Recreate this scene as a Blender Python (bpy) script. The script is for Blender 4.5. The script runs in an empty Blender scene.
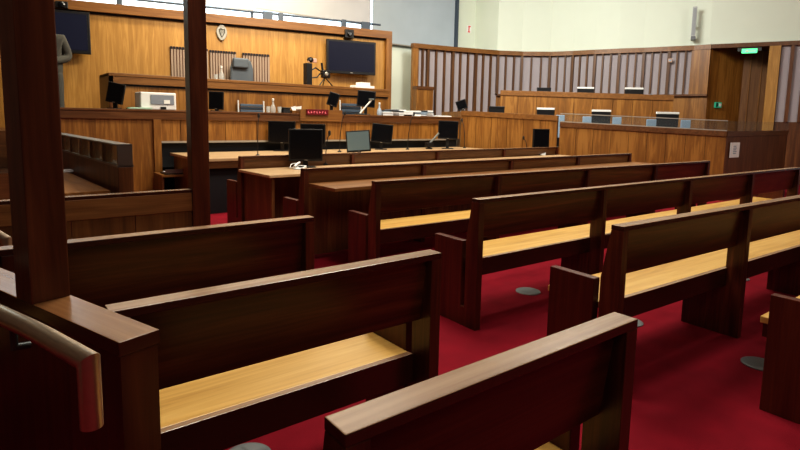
import bpy, bmesh, math, random
from mathutils import Vector, Matrix
random.seed(7)
C = bpy.context.scene.collection
PI = math.pi

# ---------------------------------------------------------------- camera
F, CY, YAW, PITCH, ROLL, EYE = 542.718, 184.197, 0.659142, 0.118610, 0.019646, 1.378
fw = Vector((math.sin(YAW)*math.cos(PITCH), math.cos(YAW)*math.cos(PITCH), -math.sin(PITCH)))
r0 = fw.cross(Vector((0, 0, 1))).normalized(); u0 = r0.cross(fw)
rt = math.cos(ROLL)*r0 + math.sin(ROLL)*u0
up = -math.sin(ROLL)*r0 + math.cos(ROLL)*u0
cam_d = bpy.data.cameras.new('camera'); cam = bpy.data.objects.new('camera', cam_d); C.objects.link(cam)
m = Matrix((rt, up, -fw)).transposed().to_4x4(); m.translation = (0, 0, EYE); cam.matrix_world = m
cam_d.sensor_width = 36; cam_d.lens = F*36/800; cam_d.shift_y = -(225-CY)/800; cam_d.clip_start = .02
bpy.context.scene.camera = cam

# survey helpers: where a sight line meets a real plane of the room
EYEV = Vector((0, 0, EYE))
def ray(x, y): return fw + rt*((x-400)/F) - up*((y-CY)/F)
def onz(z, x, y): d = ray(x, y); return EYEV + d*((z-EYE)/d.z)
def ony(Y, x, y): d = ray(x, y); return EYEV + d*(Y/d.y)
def onpl(p, q, x, y):            # vertical plane through plan points p, q
    d = ray(x, y); n = Vector((-(q[1]-p[1]), q[0]-p[0], 0))
    return EYEV + d*((n.x*p[0]+n.y*p[1])/(n@d if False else n.dot(d)))
def far(f, x, y): return EYEV + ray(x, y)*f

# ---------------------------------------------------------------- materials
def newmat(name):
    m = bpy.data.materials.new(name); m.use_nodes = True
    return m, m.node_tree, m.node_tree.nodes['Principled BSDF']
def plain(name, col, rough=.5, metal=0, emit=None, es=0, spec=.5, alpha=None, trans=0, noise=0.0, nscale=40):
    m, t, b = newmat(name)
    b.inputs['Base Color'].default_value = (*col, 1); b.inputs['Roughness'].default_value = rough
    b.inputs['Metallic'].default_value = metal; b.inputs['Specular IOR Level'].default_value = spec
    if emit: b.inputs['Emission Color'].default_value = (*emit, 1); b.inputs['Emission Strength'].default_value = es
    if trans: b.inputs['Transmission Weight'].default_value = trans
    if noise:
        n = t.nodes.new('ShaderNodeTexNoise'); n.inputs['Scale'].default_value = nscale; n.inputs['Detail'].default_value = 4
        tc = t.nodes.new('ShaderNodeTexCoord'); t.links.new(tc.outputs['Object'], n.inputs['Vector'])
        mx = t.nodes.new('ShaderNodeMix'); mx.data_type = 'RGBA'
        mx.inputs['A'].default_value = (*[c*(1-noise) for c in col], 1); mx.inputs['B'].default_value = (*[min(1, c*(1+noise)) for c in col], 1)
        t.links.new(n.outputs['Fac'], mx.inputs['Factor']); t.links.new(mx.outputs['Result'], b.inputs['Base Color'])
    return m
def wood(name, dark, mid, light, axis='X', rough=.35, scale=1.0, band=0.0, spec=.5, bump=.05):
    """grain runs along axis; band adds board-to-board tone steps across the grain"""
    m, t, b = newmat(name); N = t.nodes; L = t.links
    tc = N.new('ShaderNodeTexCoord'); oi = N.new('ShaderNodeObjectInfo')
    add = N.new('ShaderNodeVectorMath'); add.operation = 'MULTIPLY_ADD'
    L.new(oi.outputs['Random'], add.inputs[0]); add.inputs[1].default_value = (37, 23, 31); L.new(tc.outputs['Object'], add.inputs[2])
    mp = N.new('ShaderNodeMapping')
    s = {'X': (.9, 13, 13), 'Y': (13, .9, 13), 'Z': (13, 13, .9)}[axis]
    mp.inputs['Scale'].default_value = tuple(v*scale for v in s); L.new(add.outputs[0], mp.inputs['Vector'])
    n1 = N.new('ShaderNodeTexNoise'); n1.inputs['Scale'].default_value = 1; n1.inputs['Detail'].default_value = 5
    n1.inputs['Roughness'].default_value = .6; n1.inputs['Distortion'].default_value = 1.1; L.new(mp.outputs[0], n1.inputs['Vector'])
    mp2 = N.new('ShaderNodeMapping'); s2 = {'X': (2, 90, 90), 'Y': (90, 2, 90), 'Z': (90, 90, 2)}[axis]
    mp2.inputs['Scale'].default_value = tuple(v*scale for v in s2); L.new(add.outputs[0], mp2.inputs['Vector'])
    n2 = N.new('ShaderNodeTexNoise'); n2.inputs['Scale'].default_value = 1; n2.inputs['Detail'].default_value = 3; L.new(mp2.outputs[0], n2.inputs['Vector'])
    mx = N.new('ShaderNodeMath'); mx.operation = 'MULTIPLY_ADD'; L.new(n2.outputs['Fac'], mx.inputs[0]); mx.inputs[1].default_value = .35
    L.new(n1.outputs['Fac'], mx.inputs[2])
    last = mx
    if band:
        mp3 = N.new('ShaderNodeMapping'); s3 = {'X': (.15, 4, 4), 'Y': (4, .15, 4), 'Z': (5, 5, .1)}[axis]
        mp3.inputs['Scale'].default_value = s3; L.new(add.outputs[0], mp3.inputs['Vector'])
        n3 = N.new('ShaderNodeTexNoise'); n3.inputs['Scale'].default_value = 1; n3.inputs['Detail'].default_value = 0; L.new(mp3.outputs[0], n3.inputs['Vector'])
        m3 = N.new('ShaderNodeMath'); m3.operation = 'MULTIPLY_ADD'; L.new(n3.outputs['Fac'], m3.inputs[0]); m3.inputs[1].default_value = band
        L.new(mx.outputs[0], m3.inputs[2]); last = m3
    cr = N.new('ShaderNodeValToRGB'); e = cr.color_ramp.elements
    base = .175 + band*.5
    e[0].position = base+.22; e[0].color = (*dark, 1); e[1].position = base+.78; e[1].color = (*light, 1)
    k = e.new(base+.5); k.color = (*mid, 1)
    L.new(last.outputs[0], cr.inputs[0]); L.new(cr.outputs[0], b.inputs['Base Color'])
    b.inputs['Roughness'].default_value = rough; b.inputs['Specular IOR Level'].default_value = spec
    if bump:
        bp = N.new('ShaderNodeBump'); bp.inputs['Strength'].default_value = bump; bp.inputs['Distance'].default_value = .002
        L.new(n2.outputs['Fac'], bp.inputs['Height']); L.new(bp.outputs[0], b.inputs['Normal'])
    return m
WD = dict(dark=(.022, .0042, .0026), mid=(.072, .0155, .0070), light=(.155, .042, .0160))
walX = wood('walnut_lengthwise', **WD, axis='X', rough=.3)
walZ = wood('walnut_upright', **WD, axis='Z', rough=.34)
walY = wood('walnut_crosswise', **WD, axis='Y', rough=.34)
walR = wood('walnut_red_upright', (.040, .0065, .0030), (.085, .016, .0065), (.14, .034, .013), axis='Z', rough=.38)
def paint_sheen(mat, side, k=.8):
    """upward faces are coloured paler as a painted sheen; upright edges are dark walnut"""
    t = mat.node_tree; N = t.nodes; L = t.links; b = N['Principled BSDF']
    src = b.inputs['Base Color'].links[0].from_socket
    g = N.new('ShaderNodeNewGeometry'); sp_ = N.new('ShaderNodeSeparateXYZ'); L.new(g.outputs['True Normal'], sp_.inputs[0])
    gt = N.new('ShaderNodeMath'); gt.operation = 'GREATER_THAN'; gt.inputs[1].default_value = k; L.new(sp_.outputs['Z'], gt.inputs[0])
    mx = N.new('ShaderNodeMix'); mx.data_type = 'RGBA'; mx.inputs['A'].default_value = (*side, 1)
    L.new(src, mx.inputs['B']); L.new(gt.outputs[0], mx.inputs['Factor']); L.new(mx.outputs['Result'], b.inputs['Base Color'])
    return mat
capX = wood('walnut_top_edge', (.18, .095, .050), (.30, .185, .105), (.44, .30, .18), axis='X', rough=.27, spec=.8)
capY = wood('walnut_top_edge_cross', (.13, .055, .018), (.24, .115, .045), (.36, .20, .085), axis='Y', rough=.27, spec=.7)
oakX = wood('oak_seat', (.48, .26, .062), (.67, .41, .115), (.80, .55, .19), axis='X', rough=.33)
deskX = wood('oak_desk', (.38, .24, .12), (.52, .36, .20), (.66, .49, .30), axis='X', rough=.3)
midX = wood('brown_rail', (.060, .022, .008), (.115, .046, .015), (.19, .085, .030), axis='X', rough=.36)
midZ = wood('brown_upright', (.060, .020, .007), (.12, .043, .013), (.19, .078, .026), axis='Z', rough=.4, band=.25)
panZ = wood('amber_panel', (.14, .056, .010), (.225, .095, .017), (.31, .145, .031), axis='Z', rough=.42, band=.45, scale=1.2)
panZ2 = wood('amber_wall', (.29, .145, .032), (.40, .21, .050), (.50, .28, .075), axis='Z', rough=.42, band=.3, scale=1.2)
litX = wood('lit_brown_rail', (.13, .055, .018), (.22, .10, .033), (.33, .17, .060), axis='X', rough=.4)  # brown rail wood made paler, the light falling on it put into the colour
panX = wood('amber_rail', (.12, .048, .011), (.19, .082, .020), (.28, .13, .034), axis='X', rough=.4)
plaster = plain('plaster', (.68, .73, .62), .9, noise=.02, nscale=3)
plasterw = plain('plaster_side', (.70, .76, .65), .9, noise=.02, nscale=3)
dark_wall = plain('dim_wall', (.10, .06, .04), .9, noise=.05, nscale=3)
fabric = plain('grey_fabric', (.37, .335, .35), .95, noise=.12, nscale=120)
fabric2 = plain('stone_fabric', (.33, .25, .19), .95, noise=.1, nscale=90)
black = plain('black_plastic', (.006, .006, .007), .4)
blackm = plain('black_matt', (.008, .009, .011), .7)
screen = plain('dark_screen', (.004, .005, .007), .18)
screenT = plain('television_screen', (.008, .009, .018), .35, emit=(.02, .022, .045), es=.3, spec=.15)
screenG = plain('grey_screen', (.10, .13, .13), .3, emit=(.10, .14, .14), es=.4)  # reflection on the glass put into the colour and a faint glow
chairblue = plain('slate_blue_upholstery', (.07, .10, .14), .6, noise=.2, nscale=30)
chairdark = plain('dark_slate_upholstery', (.02, .03, .045), .6)
chairgrey = plain('grey_blue_leather', (.085, .105, .125), .45)
paleblue = plain('pale_blue_shell', (.26, .36, .46), .5)
white = plain('white_plastic', (.72, .72, .70), .45)
paper = plain('paper', (.78, .80, .80), .8)
papergreen = plain('pale_green_paper', (.45, .62, .50), .8)
printg = plain('printer_grey', (.22, .25, .29), .5)
steel = plain('brushed_steel', (.62, .54, .42), .38, metal=1, noise=.12, nscale=60)
steeld = plain('satin_steel', (.30, .28, .25), .38, metal=1)
boxgrey = plain('grey_metal_lid', (.17, .19, .19), .45, metal=.3)
boxdark = plain('dark_metal_lid', (.07, .08, .08), .4, metal=.5)
crestm = plain('pewter_crest', (.34, .33, .29), .5, metal=.3)
crestd = plain('pewter_dark', (.10, .10, .09), .5, metal=.4)
redled = plain('red_led', (.5, .10, .12), .5, emit=(1, .25, .28), es=.35)
redsign = plain('red_sign_face', (.12, .004, .008), .4)
redpaint = plain('red_print', (.75, .05, .05), .6)
greenl = plain('green_exit_lens', (.05, .5, .15), .4, emit=(.12, .85, .32), es=1.5)
greens = plain('green_print', (.02, .22, .12), .5, emit=(.05, .5, .3), es=.25)
wsign = plain('white_sign', (.78, .80, .76), .6)
blueprint = plain('grey_blue_print', (.25, .35, .42), .6)
suit = plain('grey_tweed', (.062, .060, .050), .9, noise=.35, nscale=150)
shirtm = plain('pale_shirt', (.6, .62, .64), .8)
skin = plain('skin', (.55, .33, .25), .55)
hairm = plain('grey_hair', (.16, .15, .14), .8)
alu = plain('pale_aluminium', (.42, .40, .36), .4, metal=.6)
mullion = plain('grey_mullion', (.05, .07, .10), .5)
skyp = plain('window_daylight', (.9, .95, 1), .5, emit=(.62, .84, 1), es=1.7)

def carpet_mat():
    m, t, b = newmat('red_carpet'); N = t.nodes; L = t.links
    tc = N.new('ShaderNodeTexCoord')
    n = N.new('ShaderNodeTexNoise'); n.inputs['Scale'].default_value = 260; n.inputs['Detail'].default_value = 3; L.new(tc.outputs['Object'], n.inputs['Vector'])
    n2 = N.new('ShaderNodeTexNoise'); n2.inputs['Scale'].default_value = 5; n2.inputs['Detail'].default_value = 3; L.new(tc.outputs['Object'], n2.inputs['Vector'])
    a = N.new('ShaderNodeMath'); a.operation = 'MULTIPLY_ADD'; L.new(n2.outputs['Fac'], a.inputs[0]); a.inputs[1].default_value = .35; L.new(n.outputs['Fac'], a.inputs[2])
    cr = N.new('ShaderNodeValToRGB'); cr.color_ramp.elements[0].position = .4; cr.color_ramp.elements[0].color = (.115, .0042, .0105, 1)
    cr.color_ramp.elements[1].position = .95; cr.color_ramp.elements[1].color = (.33, .012, .028, 1)
    L.new(a.outputs[0], cr.inputs[0]); L.new(cr.outputs[0], b.inputs['Base Color'])
    b.inputs['Roughness'].default_value = .95; b.inputs['Specular IOR Level'].default_value = .15
    bp = N.new('ShaderNodeBump'); bp.inputs['Strength'].default_value = .5; bp.inputs['Distance'].default_value = .004
    L.new(n.outputs['Fac'], bp.inputs['Height']); L.new(bp.outputs[0], b.inputs['Normal'])
    return m
carpet = carpet_mat()
def glass_mat(name, tint, mixf=.82, rough=.05):
    m = bpy.data.materials.new(name); m.use_nodes = True; t = m.node_tree; t.nodes.clear()
    o = t.nodes.new('ShaderNodeOutputMaterial'); mx = t.nodes.new('ShaderNodeMixShader'); tr = t.nodes.new('ShaderNodeBsdfTransparent')
    gl = t.nodes.new('ShaderNodeBsdfPrincipled'); gl.inputs['Base Color'].default_value = (*tint, 1); gl.inputs['Roughness'].default_value = rough
    tr.inputs['Color'].default_value = (.93, .95, .96, 1); mx.inputs[0].default_value = 1-mixf
    t.links.new(tr.outputs[0], mx.inputs[1]); t.links.new(gl.outputs[0], mx.inputs[2]); t.links.new(mx.outputs[0], o.inputs[0])
    return m
glass = glass_mat('clear_screen_glass', (.45, .52, .56), .965)
smoked = glass_mat('smoked_screen_glass', (.20, .22, .20), .45)
def blind_mat(name, col, em):
    m, t, b = newmat(name); N = t.nodes; L = t.links
    tc = N.new('ShaderNodeTexCoord'); mp = N.new('ShaderNodeMapping'); mp.inputs['Scale'].default_value = (1.1, 1.1, 1.0); L.new(tc.outputs['Object'], mp.inputs['Vector'])
    w = N.new('ShaderNodeTexNoise'); w.inputs['Scale'].default_value = 1.2; w.inputs['Detail'].default_value = 2; L.new(mp.outputs[0], w.inputs['Vector'])
    mx = N.new('ShaderNodeMix'); mx.data_type = 'RGBA'; mx.inputs['A'].default_value = (*[c*.86 for c in col], 1); mx.inputs['B'].default_value = (*[min(1, c*1.1) for c in col], 1)
    L.new(w.outputs['Fac'], mx.inputs['Factor']); L.new(mx.outputs['Result'], b.inputs['Base Color']); L.new(mx.outputs['Result'], b.inputs['Emission Color'])
    b.inputs['Emission Strength'].default_value = em; b.inputs['Roughness'].default_value = .9  # faint glow stands in for daylight coming through the cloth
    return m
blindA = blind_mat('white_roller_blind', (.47, .475, .49), .06)
blindB = blind_mat('blue_grey_roller_blind', (.38, .44, .48), .06)

paint_sheen(capX, (.050, .013, .006)); paint_sheen(capY, (.060, .015, .006))  # glossy reflection on the caps painted as paler upward faces
# ---------------------------------------------------------------- mesh helpers
class MB:
    def __init__(s): s.bm = bmesh.new()
    def prism(s, pts, ax, a, b):
        """polygon pts in the plane normal to ax, extruded a..b along it"""
        def P(u, v, w): return {'X': (w, u, v), 'Y': (u, w, v), 'Z': (u, v, w)}[ax]
        A = [s.bm.verts.new(P(*p, a)) for p in pts]; B = [s.bm.verts.new(P(*p, b)) for p in pts]
        s.bm.faces.new(A); s.bm.faces.new(list(reversed(B)))
        for i in range(len(pts)):
            j = (i+1) % len(pts); s.bm.faces.new((A[j], A[i], B[i], B[j]))
        return s
    def box(s, x0, x1, y0, y1, z0, z1): return s.prism([(x0, y0), (x1, y0), (x1, y1), (x0, y1)], 'Z', z0, z1)
    def loft(s, bot, top):
        A = [s.bm.verts.new(p) for p in bot]; B = [s.bm.verts.new(p) for p in top]
        s.bm.faces.new(A); s.bm.faces.new(list(reversed(B)))
        for i in range(len(bot)):
            j = (i+1) % len(bot); s.bm.faces.new((A[j], A[i], B[i], B[j]))
        return s
    def lathe(s, prof, cx=0, cy=0, n=24):
        rings = [[s.bm.verts.new((cx+r*math.cos(2*PI*i/n), cy+r*math.sin(2*PI*i/n), z)) for i in range(n)] for r, z in prof]
        for a, b in zip(rings, rings[1:]):
            for i in range(n): s.bm.faces.new((a[i], a[(i+1) % n], b[(i+1) % n], b[i]))
        s.bm.faces.new(rings[0]); s.bm.faces.new(rings[-1])
        return s
    def tube(s, path, r, n=12, rs=None):
        path = [Vector(p) for p in path]; rings = []
        prev = None
        for i, p in enumerate(path):
            d = ((path[min(i+1, len(path)-1)]-p).normalized() + (p-path[max(i-1, 0)]).normalized()).normalized()
            if prev is None: a = d.orthogonal().normalized()
            else: a = (prev - d*prev.dot(d)).normalized()
            prev = a; b = d.cross(a)
            rr = rs[i] if rs else r
            if 0 < i < len(path)-1:
                c = (path[i+1]-p).normalized().dot((p-path[i-1]).normalized()); k = 1/max(.5, math.sqrt(max(0, (1+c)/2)))
                bis = ((path[i+1]-p).normalized() - (p-path[i-1]).normalized())
            else: k = 1; bis = Vector()
            ring = []
            for q in range(n):
                o = a*math.cos(2*PI*q/n)*rr + b*math.sin(2*PI*q/n)*rr
                if bis.length > 1e-4:
                    bn = bis.normalized(); o = o + bn*o.dot(bn)*(k-1)
                ring.append(s.bm.verts.new(p+o))
            rings.append(ring)
        for a, b in zip(rings, rings[1:]):
            for i in range(n): s.bm.faces.new((a[i], a[(i+1) % n], b[(i+1) % n], b[i]))
        s.bm.faces.new(rings[0]); s.bm.faces.new(rings[-1])
        return s
    def make(s, name, mat, parent=None, bevel=0.0, smooth=False, loc=None, rz=0, seg=2, rot=None):
        bmesh.ops.recalc_face_normals(s.bm, faces=s.bm.faces)
        me = bpy.data.meshes.new(name); s.bm.to_mesh(me); s.bm.free()
        me.materials.append(mat)
        if smooth:
            for p in me.polygons: p.use_smooth = True
            try: me.set_sharp_from_angle(angle=math.radians(38))
            except Exception: pass
        o = bpy.data.objects.new(name, me); C.objects.link(o)
        if parent: o.parent = parent
        if loc is not None: o.location = loc
        o.rotation_euler = rot if rot else (0, 0, rz)
        if bevel:
            b = o.modifiers.new('bevel', 'BEVEL'); b.width = bevel; b.segments = seg; b.limit_method = 'ANGLE'; b.angle_limit = math.radians(40)
        return o
def tag(o, label, cat, group=None, kind=None):
    if label: o['label'] = label
    if cat: o['category'] = cat
    if group: o['group'] = group
    if kind: o['kind'] = kind
    return o
def thing(name, label, cat, loc=(0, 0, 0), rz=0, group=None):
    o = bpy.data.objects.new(name, None); C.objects.link(o); o.location = loc; o.rotation_euler = (0, 0, rz); o.empty_display_size = .1
    return tag(o, label, cat, group)
def struct(o): o['kind'] = 'structure'; return o
def dup(root, loc, rz=0, label=None, group=None):
    r = root.copy(); C.objects.link(r); r.location = loc; r.rotation_euler = (0, 0, rz)
    if label: r['label'] = label
    if group: r['group'] = group
    for ch in list(root.children):
        c = ch.copy(); C.objects.link(c); c.parent = r
        for g in list(ch.children):
            d = g.copy(); C.objects.link(d); d.parent = c
    return r
def heading(p, q): return math.atan2(q[1]-p[1], q[0]-p[0])
def dist(p, q): return math.hypot(q[0]-p[0], q[1]-p[1])

# ---------------------------------------------------------------- setting
BY = 12.05                                            # back wall (windows)
poly_px = [411.5, 427, 452, 475, 497.5, 522, 551, 574, 596, 620, 645, 670, 695, 712]
poly_y = [43.5, 45, 47.3, 49.2, 51, 52, 52.3, 51.4, 50.2, 49.1, 48.2, 47, 45.9, 44.8]
TOPZ = 3.4
PW = [onz(TOPZ, x, y) for x, y in zip(poly_px, poly_y)]
D1 = onz(TOPZ, 775, 41.9); D2 = onz(TOPZ, 800, 41)
# straighten the run past the doorway
dirn = (D2-PW[-1]).normalized(); dirn.z = 0; dirn.normalize()
W_END = PW[-1] + dirn*6
DR = PW[-1] + dirn*(D1-PW[-1]).length                 # right jamb of the doorway
struct(MB().box(-3, 19, -3, 14, -.1, 0).make('floor', carpet))
struct(MB().box(-3, 19, -3, 14, 5.6, 5.7).make('ceiling', plain('ceiling_white', (.6, .6, .55), .9)))
struct(MB().box(-3.1, -3, -3, 14, 0, 5.6).make('wall_left', dark_wall))
struct(MB().box(-3, 19, -3.1, -3, 0, 5.6).make('wall_rear', dark_wall))
struct(MB().box(-3, 12.5, BY, BY+.15, 0, 5.6).make('wall_back', plaster))
# curved right wall in plaster, following the panelling
nrm = Vector((-dirn.y, dirn.x, 0)).normalized()
if nrm.x < 0: nrm = -nrm
off = Vector((.12, .12, 0))
WR = [Vector((PW[4].x+.1, BY, 0)), PW[4]+off] + [p+off for p in PW[5:]] 
wb = MB()
def seg(mb, a, b, z0, z1, th=.1):
    d = Vector((b[0]-a[0], b[1]-a[1], 0)).normalized(); n = Vector((-d.y, d.x, 0))
    if n.dot(Vector((1, 1, 0))) < 0: n = -n
    n *= th
    mb.loft([(a[0], a[1], z0), (b[0], b[1], z0), (b[0]+n.x, b[1]+n.y, z0), (a[0]+n.x, a[1]+n.y, z0)],
            [(a[0], a[1], z1), (b[0], b[1], z1), (b[0]+n.x, b[1]+n.y, z1), (a[0]+n.x, a[1]+n.y, z1)])
for a, b in zip(WR, WR[1:]): seg(wb, a, b, 0, 5.6)
seg(wb, WR[-1], DR+off, TOPZ-.02, 5.6)
seg(wb, DR+off+dirn*.3, W_END+off, 0, TOPZ-.02); seg(wb, DR+off, W_END+off, TOPZ-.02, 5.6)
struct(wb.make('wall_right', plasterw))

# windows and blinds high on the back wall
wd = struct(MB().box(-.5, 10.4, BY-.03, BY-.005, 3.45, 5.3).make('window_1', skyp))
fr = MB(); fr.box(-.5, 10.45, BY-.06, BY-.01, 3.39, 3.46)
for x in (-.5, 2.3, 5.0, 8.0, 10.4): fr.box(x-.03, x+.03, BY-.06, BY-.01, 3.4, 5.35)
fr.make('window_frame', mullion, wd)
bx = [ony(BY-.12, x, 15).x for x in (60, 125, 128, 253, 256, 370.5, 372.5, 455)]
bz = ony(BY-.12, 300, 18).z
def blind(a, b, z0, mat, label, nm='roller_blind'):
    t = thing(nm, label, 'blind', ((a+b)/2, BY-.12, z0), 0, 'roller blinds in the high windows')
    w = (b-a)/2
    MB().box(-w, w, -.004, .004, 0, 5.35-z0).make('blind_fabric', mat, t)
    MB().box(-w, w, -.012, .012, -.03, .0).make('bottom_bar', alu, t)
zb = 3.62
blind(bx[0], bx[1], 3.70, blindA, 'white roller blind at the far left, above the left wall television')
blind(bx[2], bx[3], 3.74, blindA, 'white roller blind above the harp crest, beside the tall timber post')
blind(bx[4], bx[5], 3.80, blindA, 'white roller blind above the black camera on the panelled wall')
blind(bx[6], bx[7], 3.40, blindB, 'wide blue-grey roller blind between the amber wall and the red notice')
mx_ = ony(BY-.15, 456.5, 20).x
struct(MB().box(mx_-.05, mx_+.04, BY-.2, BY, 3.2, 5.5).make('trim_1', mullion))

# ---------------------------------------------------------------- judge wall
JA = onz(TOPZ, 75, 1); JB = onz(TOPZ, 390.5, 32); jh = heading(JA, JB)
ju = Vector((math.cos(jh), math.sin(jh), 0)); JO = JA - ju*2.6; JO.z = 0; JL = dist(JO, JB)
jn = Vector((-ju.y, ju.x, 0))
def onj(x, y, d=0):                                   # point of the judge wall face (d in front of it), in wall coordinates
    q = onpl(JO - jn*d, JB - jn*d, x, y); v = q-JO; return v.dot(ju), q.z
jw = thing('panelled_wall', 'tall amber timber panelled wall behind the judges bench, with a dark framed top', 'wall panelling', JO, jh)
MB().box(0, JL, 0, .08, 0, TOPZ-.02).make('panel', panZ2, jw)
MB().box(0, JL, -.10, .12, TOPZ-.17, TOPZ).make('cornice', panX, jw, bevel=.004)
MB().box(JL-.14, JL, -.10, .12, 0, TOPZ-.17).make('side_frame', panZ, jw, bevel=.004)
MB().box(0, JL-.14, -.035, 0, TOPZ-.20, TOPZ-.17).make('painted_shade', blackm, jw)  # black strip painting in the shade under the cornice
# acoustic slat panels
def slat_panel(xa, ya, xb, yb, bot, label):
    a, za = onj(xa, ya); b, zb_ = onj(xb, yb); z1 = (za+zb_)/2; z0 = bot
    t = thing('acoustic_panel', label, 'wall panel', JO+ju*((a+b)/2)-jn*.02+Vector((0, 0, z0)), jh, 'grooved acoustic panels behind the judges bench')
    w = (b-a)/2; h = z1-z0
    MB().box(-w, w, -.005, .02, 0, h).make('backing', plain('groove_brown', (.13, .06, .035), .8), t)
    s = MB(); n = max(6, int(w*2/.052)); st = 2*w/n
    for i in range(n): s.box(-w+i*st+st*.22, -w+(i+1)*st-st*.12, -.028, -.005, 0, h-.05)
    s.make('slats', fabric2, t)
    s = MB()
    for i in range(n): s.box(-w+i*st, -w+i*st+st*.6, -.035, -.005, h-.045, h)
    s.make('top_holes', blackm, t)
slat_panel(170, 46, 208, 49.5, 2.0, 'grooved acoustic panel under the harp crest, half behind the tall timber post')
slat_panel(209.3, 50, 236, 52.3, 2.0, 'grooved acoustic panel directly left of the judges high-backed chair')
slat_panel(242, 52.8, 269.3, 55, 2.0, 'grooved acoustic panel directly behind the judges high-backed chair')

# harp crest
cx_, cz_ = onj(221.5, 33)
cr = thing('harp_crest', 'small oval pewter harp crest on the amber wall left of the judges chair', 'crest', JO+ju*cx_-jn*.02+Vector((0, 0, cz_)), jh)
s = MB(); N_ = 20
def oval(rx, rz, z, y): return [(rx*math.sin(2*PI*i/N_)*(1-.22*(math.cos(2*PI*i/N_) < 0)*abs(math.cos(2*PI*i/N_))), rz*math.cos(2*PI*i/N_)) for i in range(N_)]
s.prism(oval(.105, .155, 0, 0), 'Y', -.03, .02); s.make('shield', crestm, cr, bevel=.008)
h = MB()
h.tube([(-.05, -.034, .06), (-.02, -.034, .085), (.02, -.034, .06), (.055, -.034, .075)], .009, 8)
h.tube([(.055, -.034, .075), (.05, -.034, .0), (.0, -.034, -.085)], .009, 8)
h.tube([(-.05, -.034, .06), (-.03, -.034, -.02), (.0, -.034, -.085)], .011, 8)
for k in range(6): x = -.033+k*.014; h.tube([(x, -.034, .07), (x+.004, -.034, -.03+abs(k-2)*.012)], .0025, 5)
h.make('harp', crestd, cr, smooth=True)

# televisions
def television(p, w, hh, rz, label, tilt=0):
    t = thing('television', label, 'television', p, rz)
    MB().box(-w/2, w/2, -.04, .04, -hh/2, hh/2).make('casing', black, t, bevel=.008, rot=(tilt, 0, 0))
    MB().box(-w/2+.045, w/2-.045, -.045, -.038, -hh/2+.06, hh/2-.045).make('screen', screenT, t, rot=(tilt, 0, 0))
    MB().box(-.03, .03, -.047, -.038, -hh/2+.02, -hh/2+.032).make('badge', alu, t, rot=(tilt, 0, 0))
    MB().box(-.18, .18, .04, .16, -.15, .15).make('wall_mount', blackm, t)
    return t
a, za = onj(326.5, 38, .2); b, zb2 = onj(375, 43.5, .2); c, zc = onj(351, 74.2, .2)
television(JO+ju*(a+b)/2-jn*.2+Vector((0, 0, (zc+(za+zb2)/2)/2)), b-a, (za+zb2)/2-zc, jh-.03, 'wall television right of the judges chair, dark blue blank screen')
a, za = onj(41, 5.5, .2); b, zb2 = onj(89.3, 13, .2); c, zc = onj(89.3, 54.5, .2)
television(JO+ju*((a+b)/2)-jn*.2+Vector((0, 0, (zc+zb2)/2)), b-a, zb2-zc, jh, 'wall television behind the standing man in grey, at the left')
# boxes above the televisions
def camera_box(x0, y0, x1, y1, d, label):
    a, za = onj(x0, y0, d); b, zb_ = onj(x1, y1, d)
    t = thing('camera_box', label, 'camera', JO+ju*((a+b)/2)-jn*d+Vector((0, 0, zb_)), jh, 'black camera boxes over the televisions')
    w = (b-a)/2; hh = za-zb_
    MB().box(-w, w, 0, d-.02, 0, hh).make('housing', black, t, bevel=.006)
    l = MB().lathe([(.0, 0), (w*.55, 0), (w*.55, .03), (w*.35, .04), (.0, .04)][1:4], n=16); l.make('lens', screen, t, rot=(PI/2, 0, 0), loc=(0, 0, hh*.45))
camera_box(345.5, 29, 354, 38.2, .16, 'black camera box on a short arm just above the right television')
camera_box(55, 0.5, 68, 8.2, .16, 'black camera box above the left television, beside the near timber post')
# dark pipe rail along the top of the wall
t = thing('window_rail', 'thin dark rail running along the top of the amber wall under the blinds', 'rail', JO+Vector((0, 0, TOPZ)), jh)
MB().tube([(1.2, .02, .14), (JL-.25, .02, .14)], .022, 8).make('pipe', mullion, t, smooth=True)
for px in (268, 281, 344, 366, 120): 
    q, _z = onj(px, 20); w = .10 if px in (268, 366) else .05
    MB().box(q-w, q+w, -.02, .06, 0, .17).make('bracket', mullion, t, bevel=.004)

# ---------------------------------------------------------------- dais and judges bench
JY = 9.9
struct(MB().box(-2.5, 8.2, JY+.06, BY, 0, 1.10).make('trim_2', midX))
struct(MB().box(-2.5, 8.4, 9.08, JY+.06, 0, .55).make('trim_3', midX))
jx0 = ony(JY, 111.5, 80).x; jx1 = ony(JY, 388, 88).x; JZ = 2.035
jb = thing('judges_bench', 'long raised judges bench with amber boarded front below the wall televisions', 'desk', (jx0, JY, 0))
JLn = jx1-jx0
MB().box(-.05, JLn, -.06, .75, JZ-.05, JZ).make('desk_top', panX, jb, bevel=.004)
MB().box(-.05, JLn, -.05, -.01, JZ-.17, JZ-.05).make('top_rail', panX, jb, bevel=.003)
MB().box(-.02, JLn, -.012, .0, JZ-.2, JZ-.17).make('painted_shade', blackm, jb)  # black strip in place of the shade below the overhanging top
MB().box(.02, JLn, -.0, .04, 0, JZ-.19).make('front_panel', panZ, jb)
MB().box(-.05, .02, -.05, .8, 0, JZ-.02).make('end_panel', midZ, jb, bevel=.004)

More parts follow.
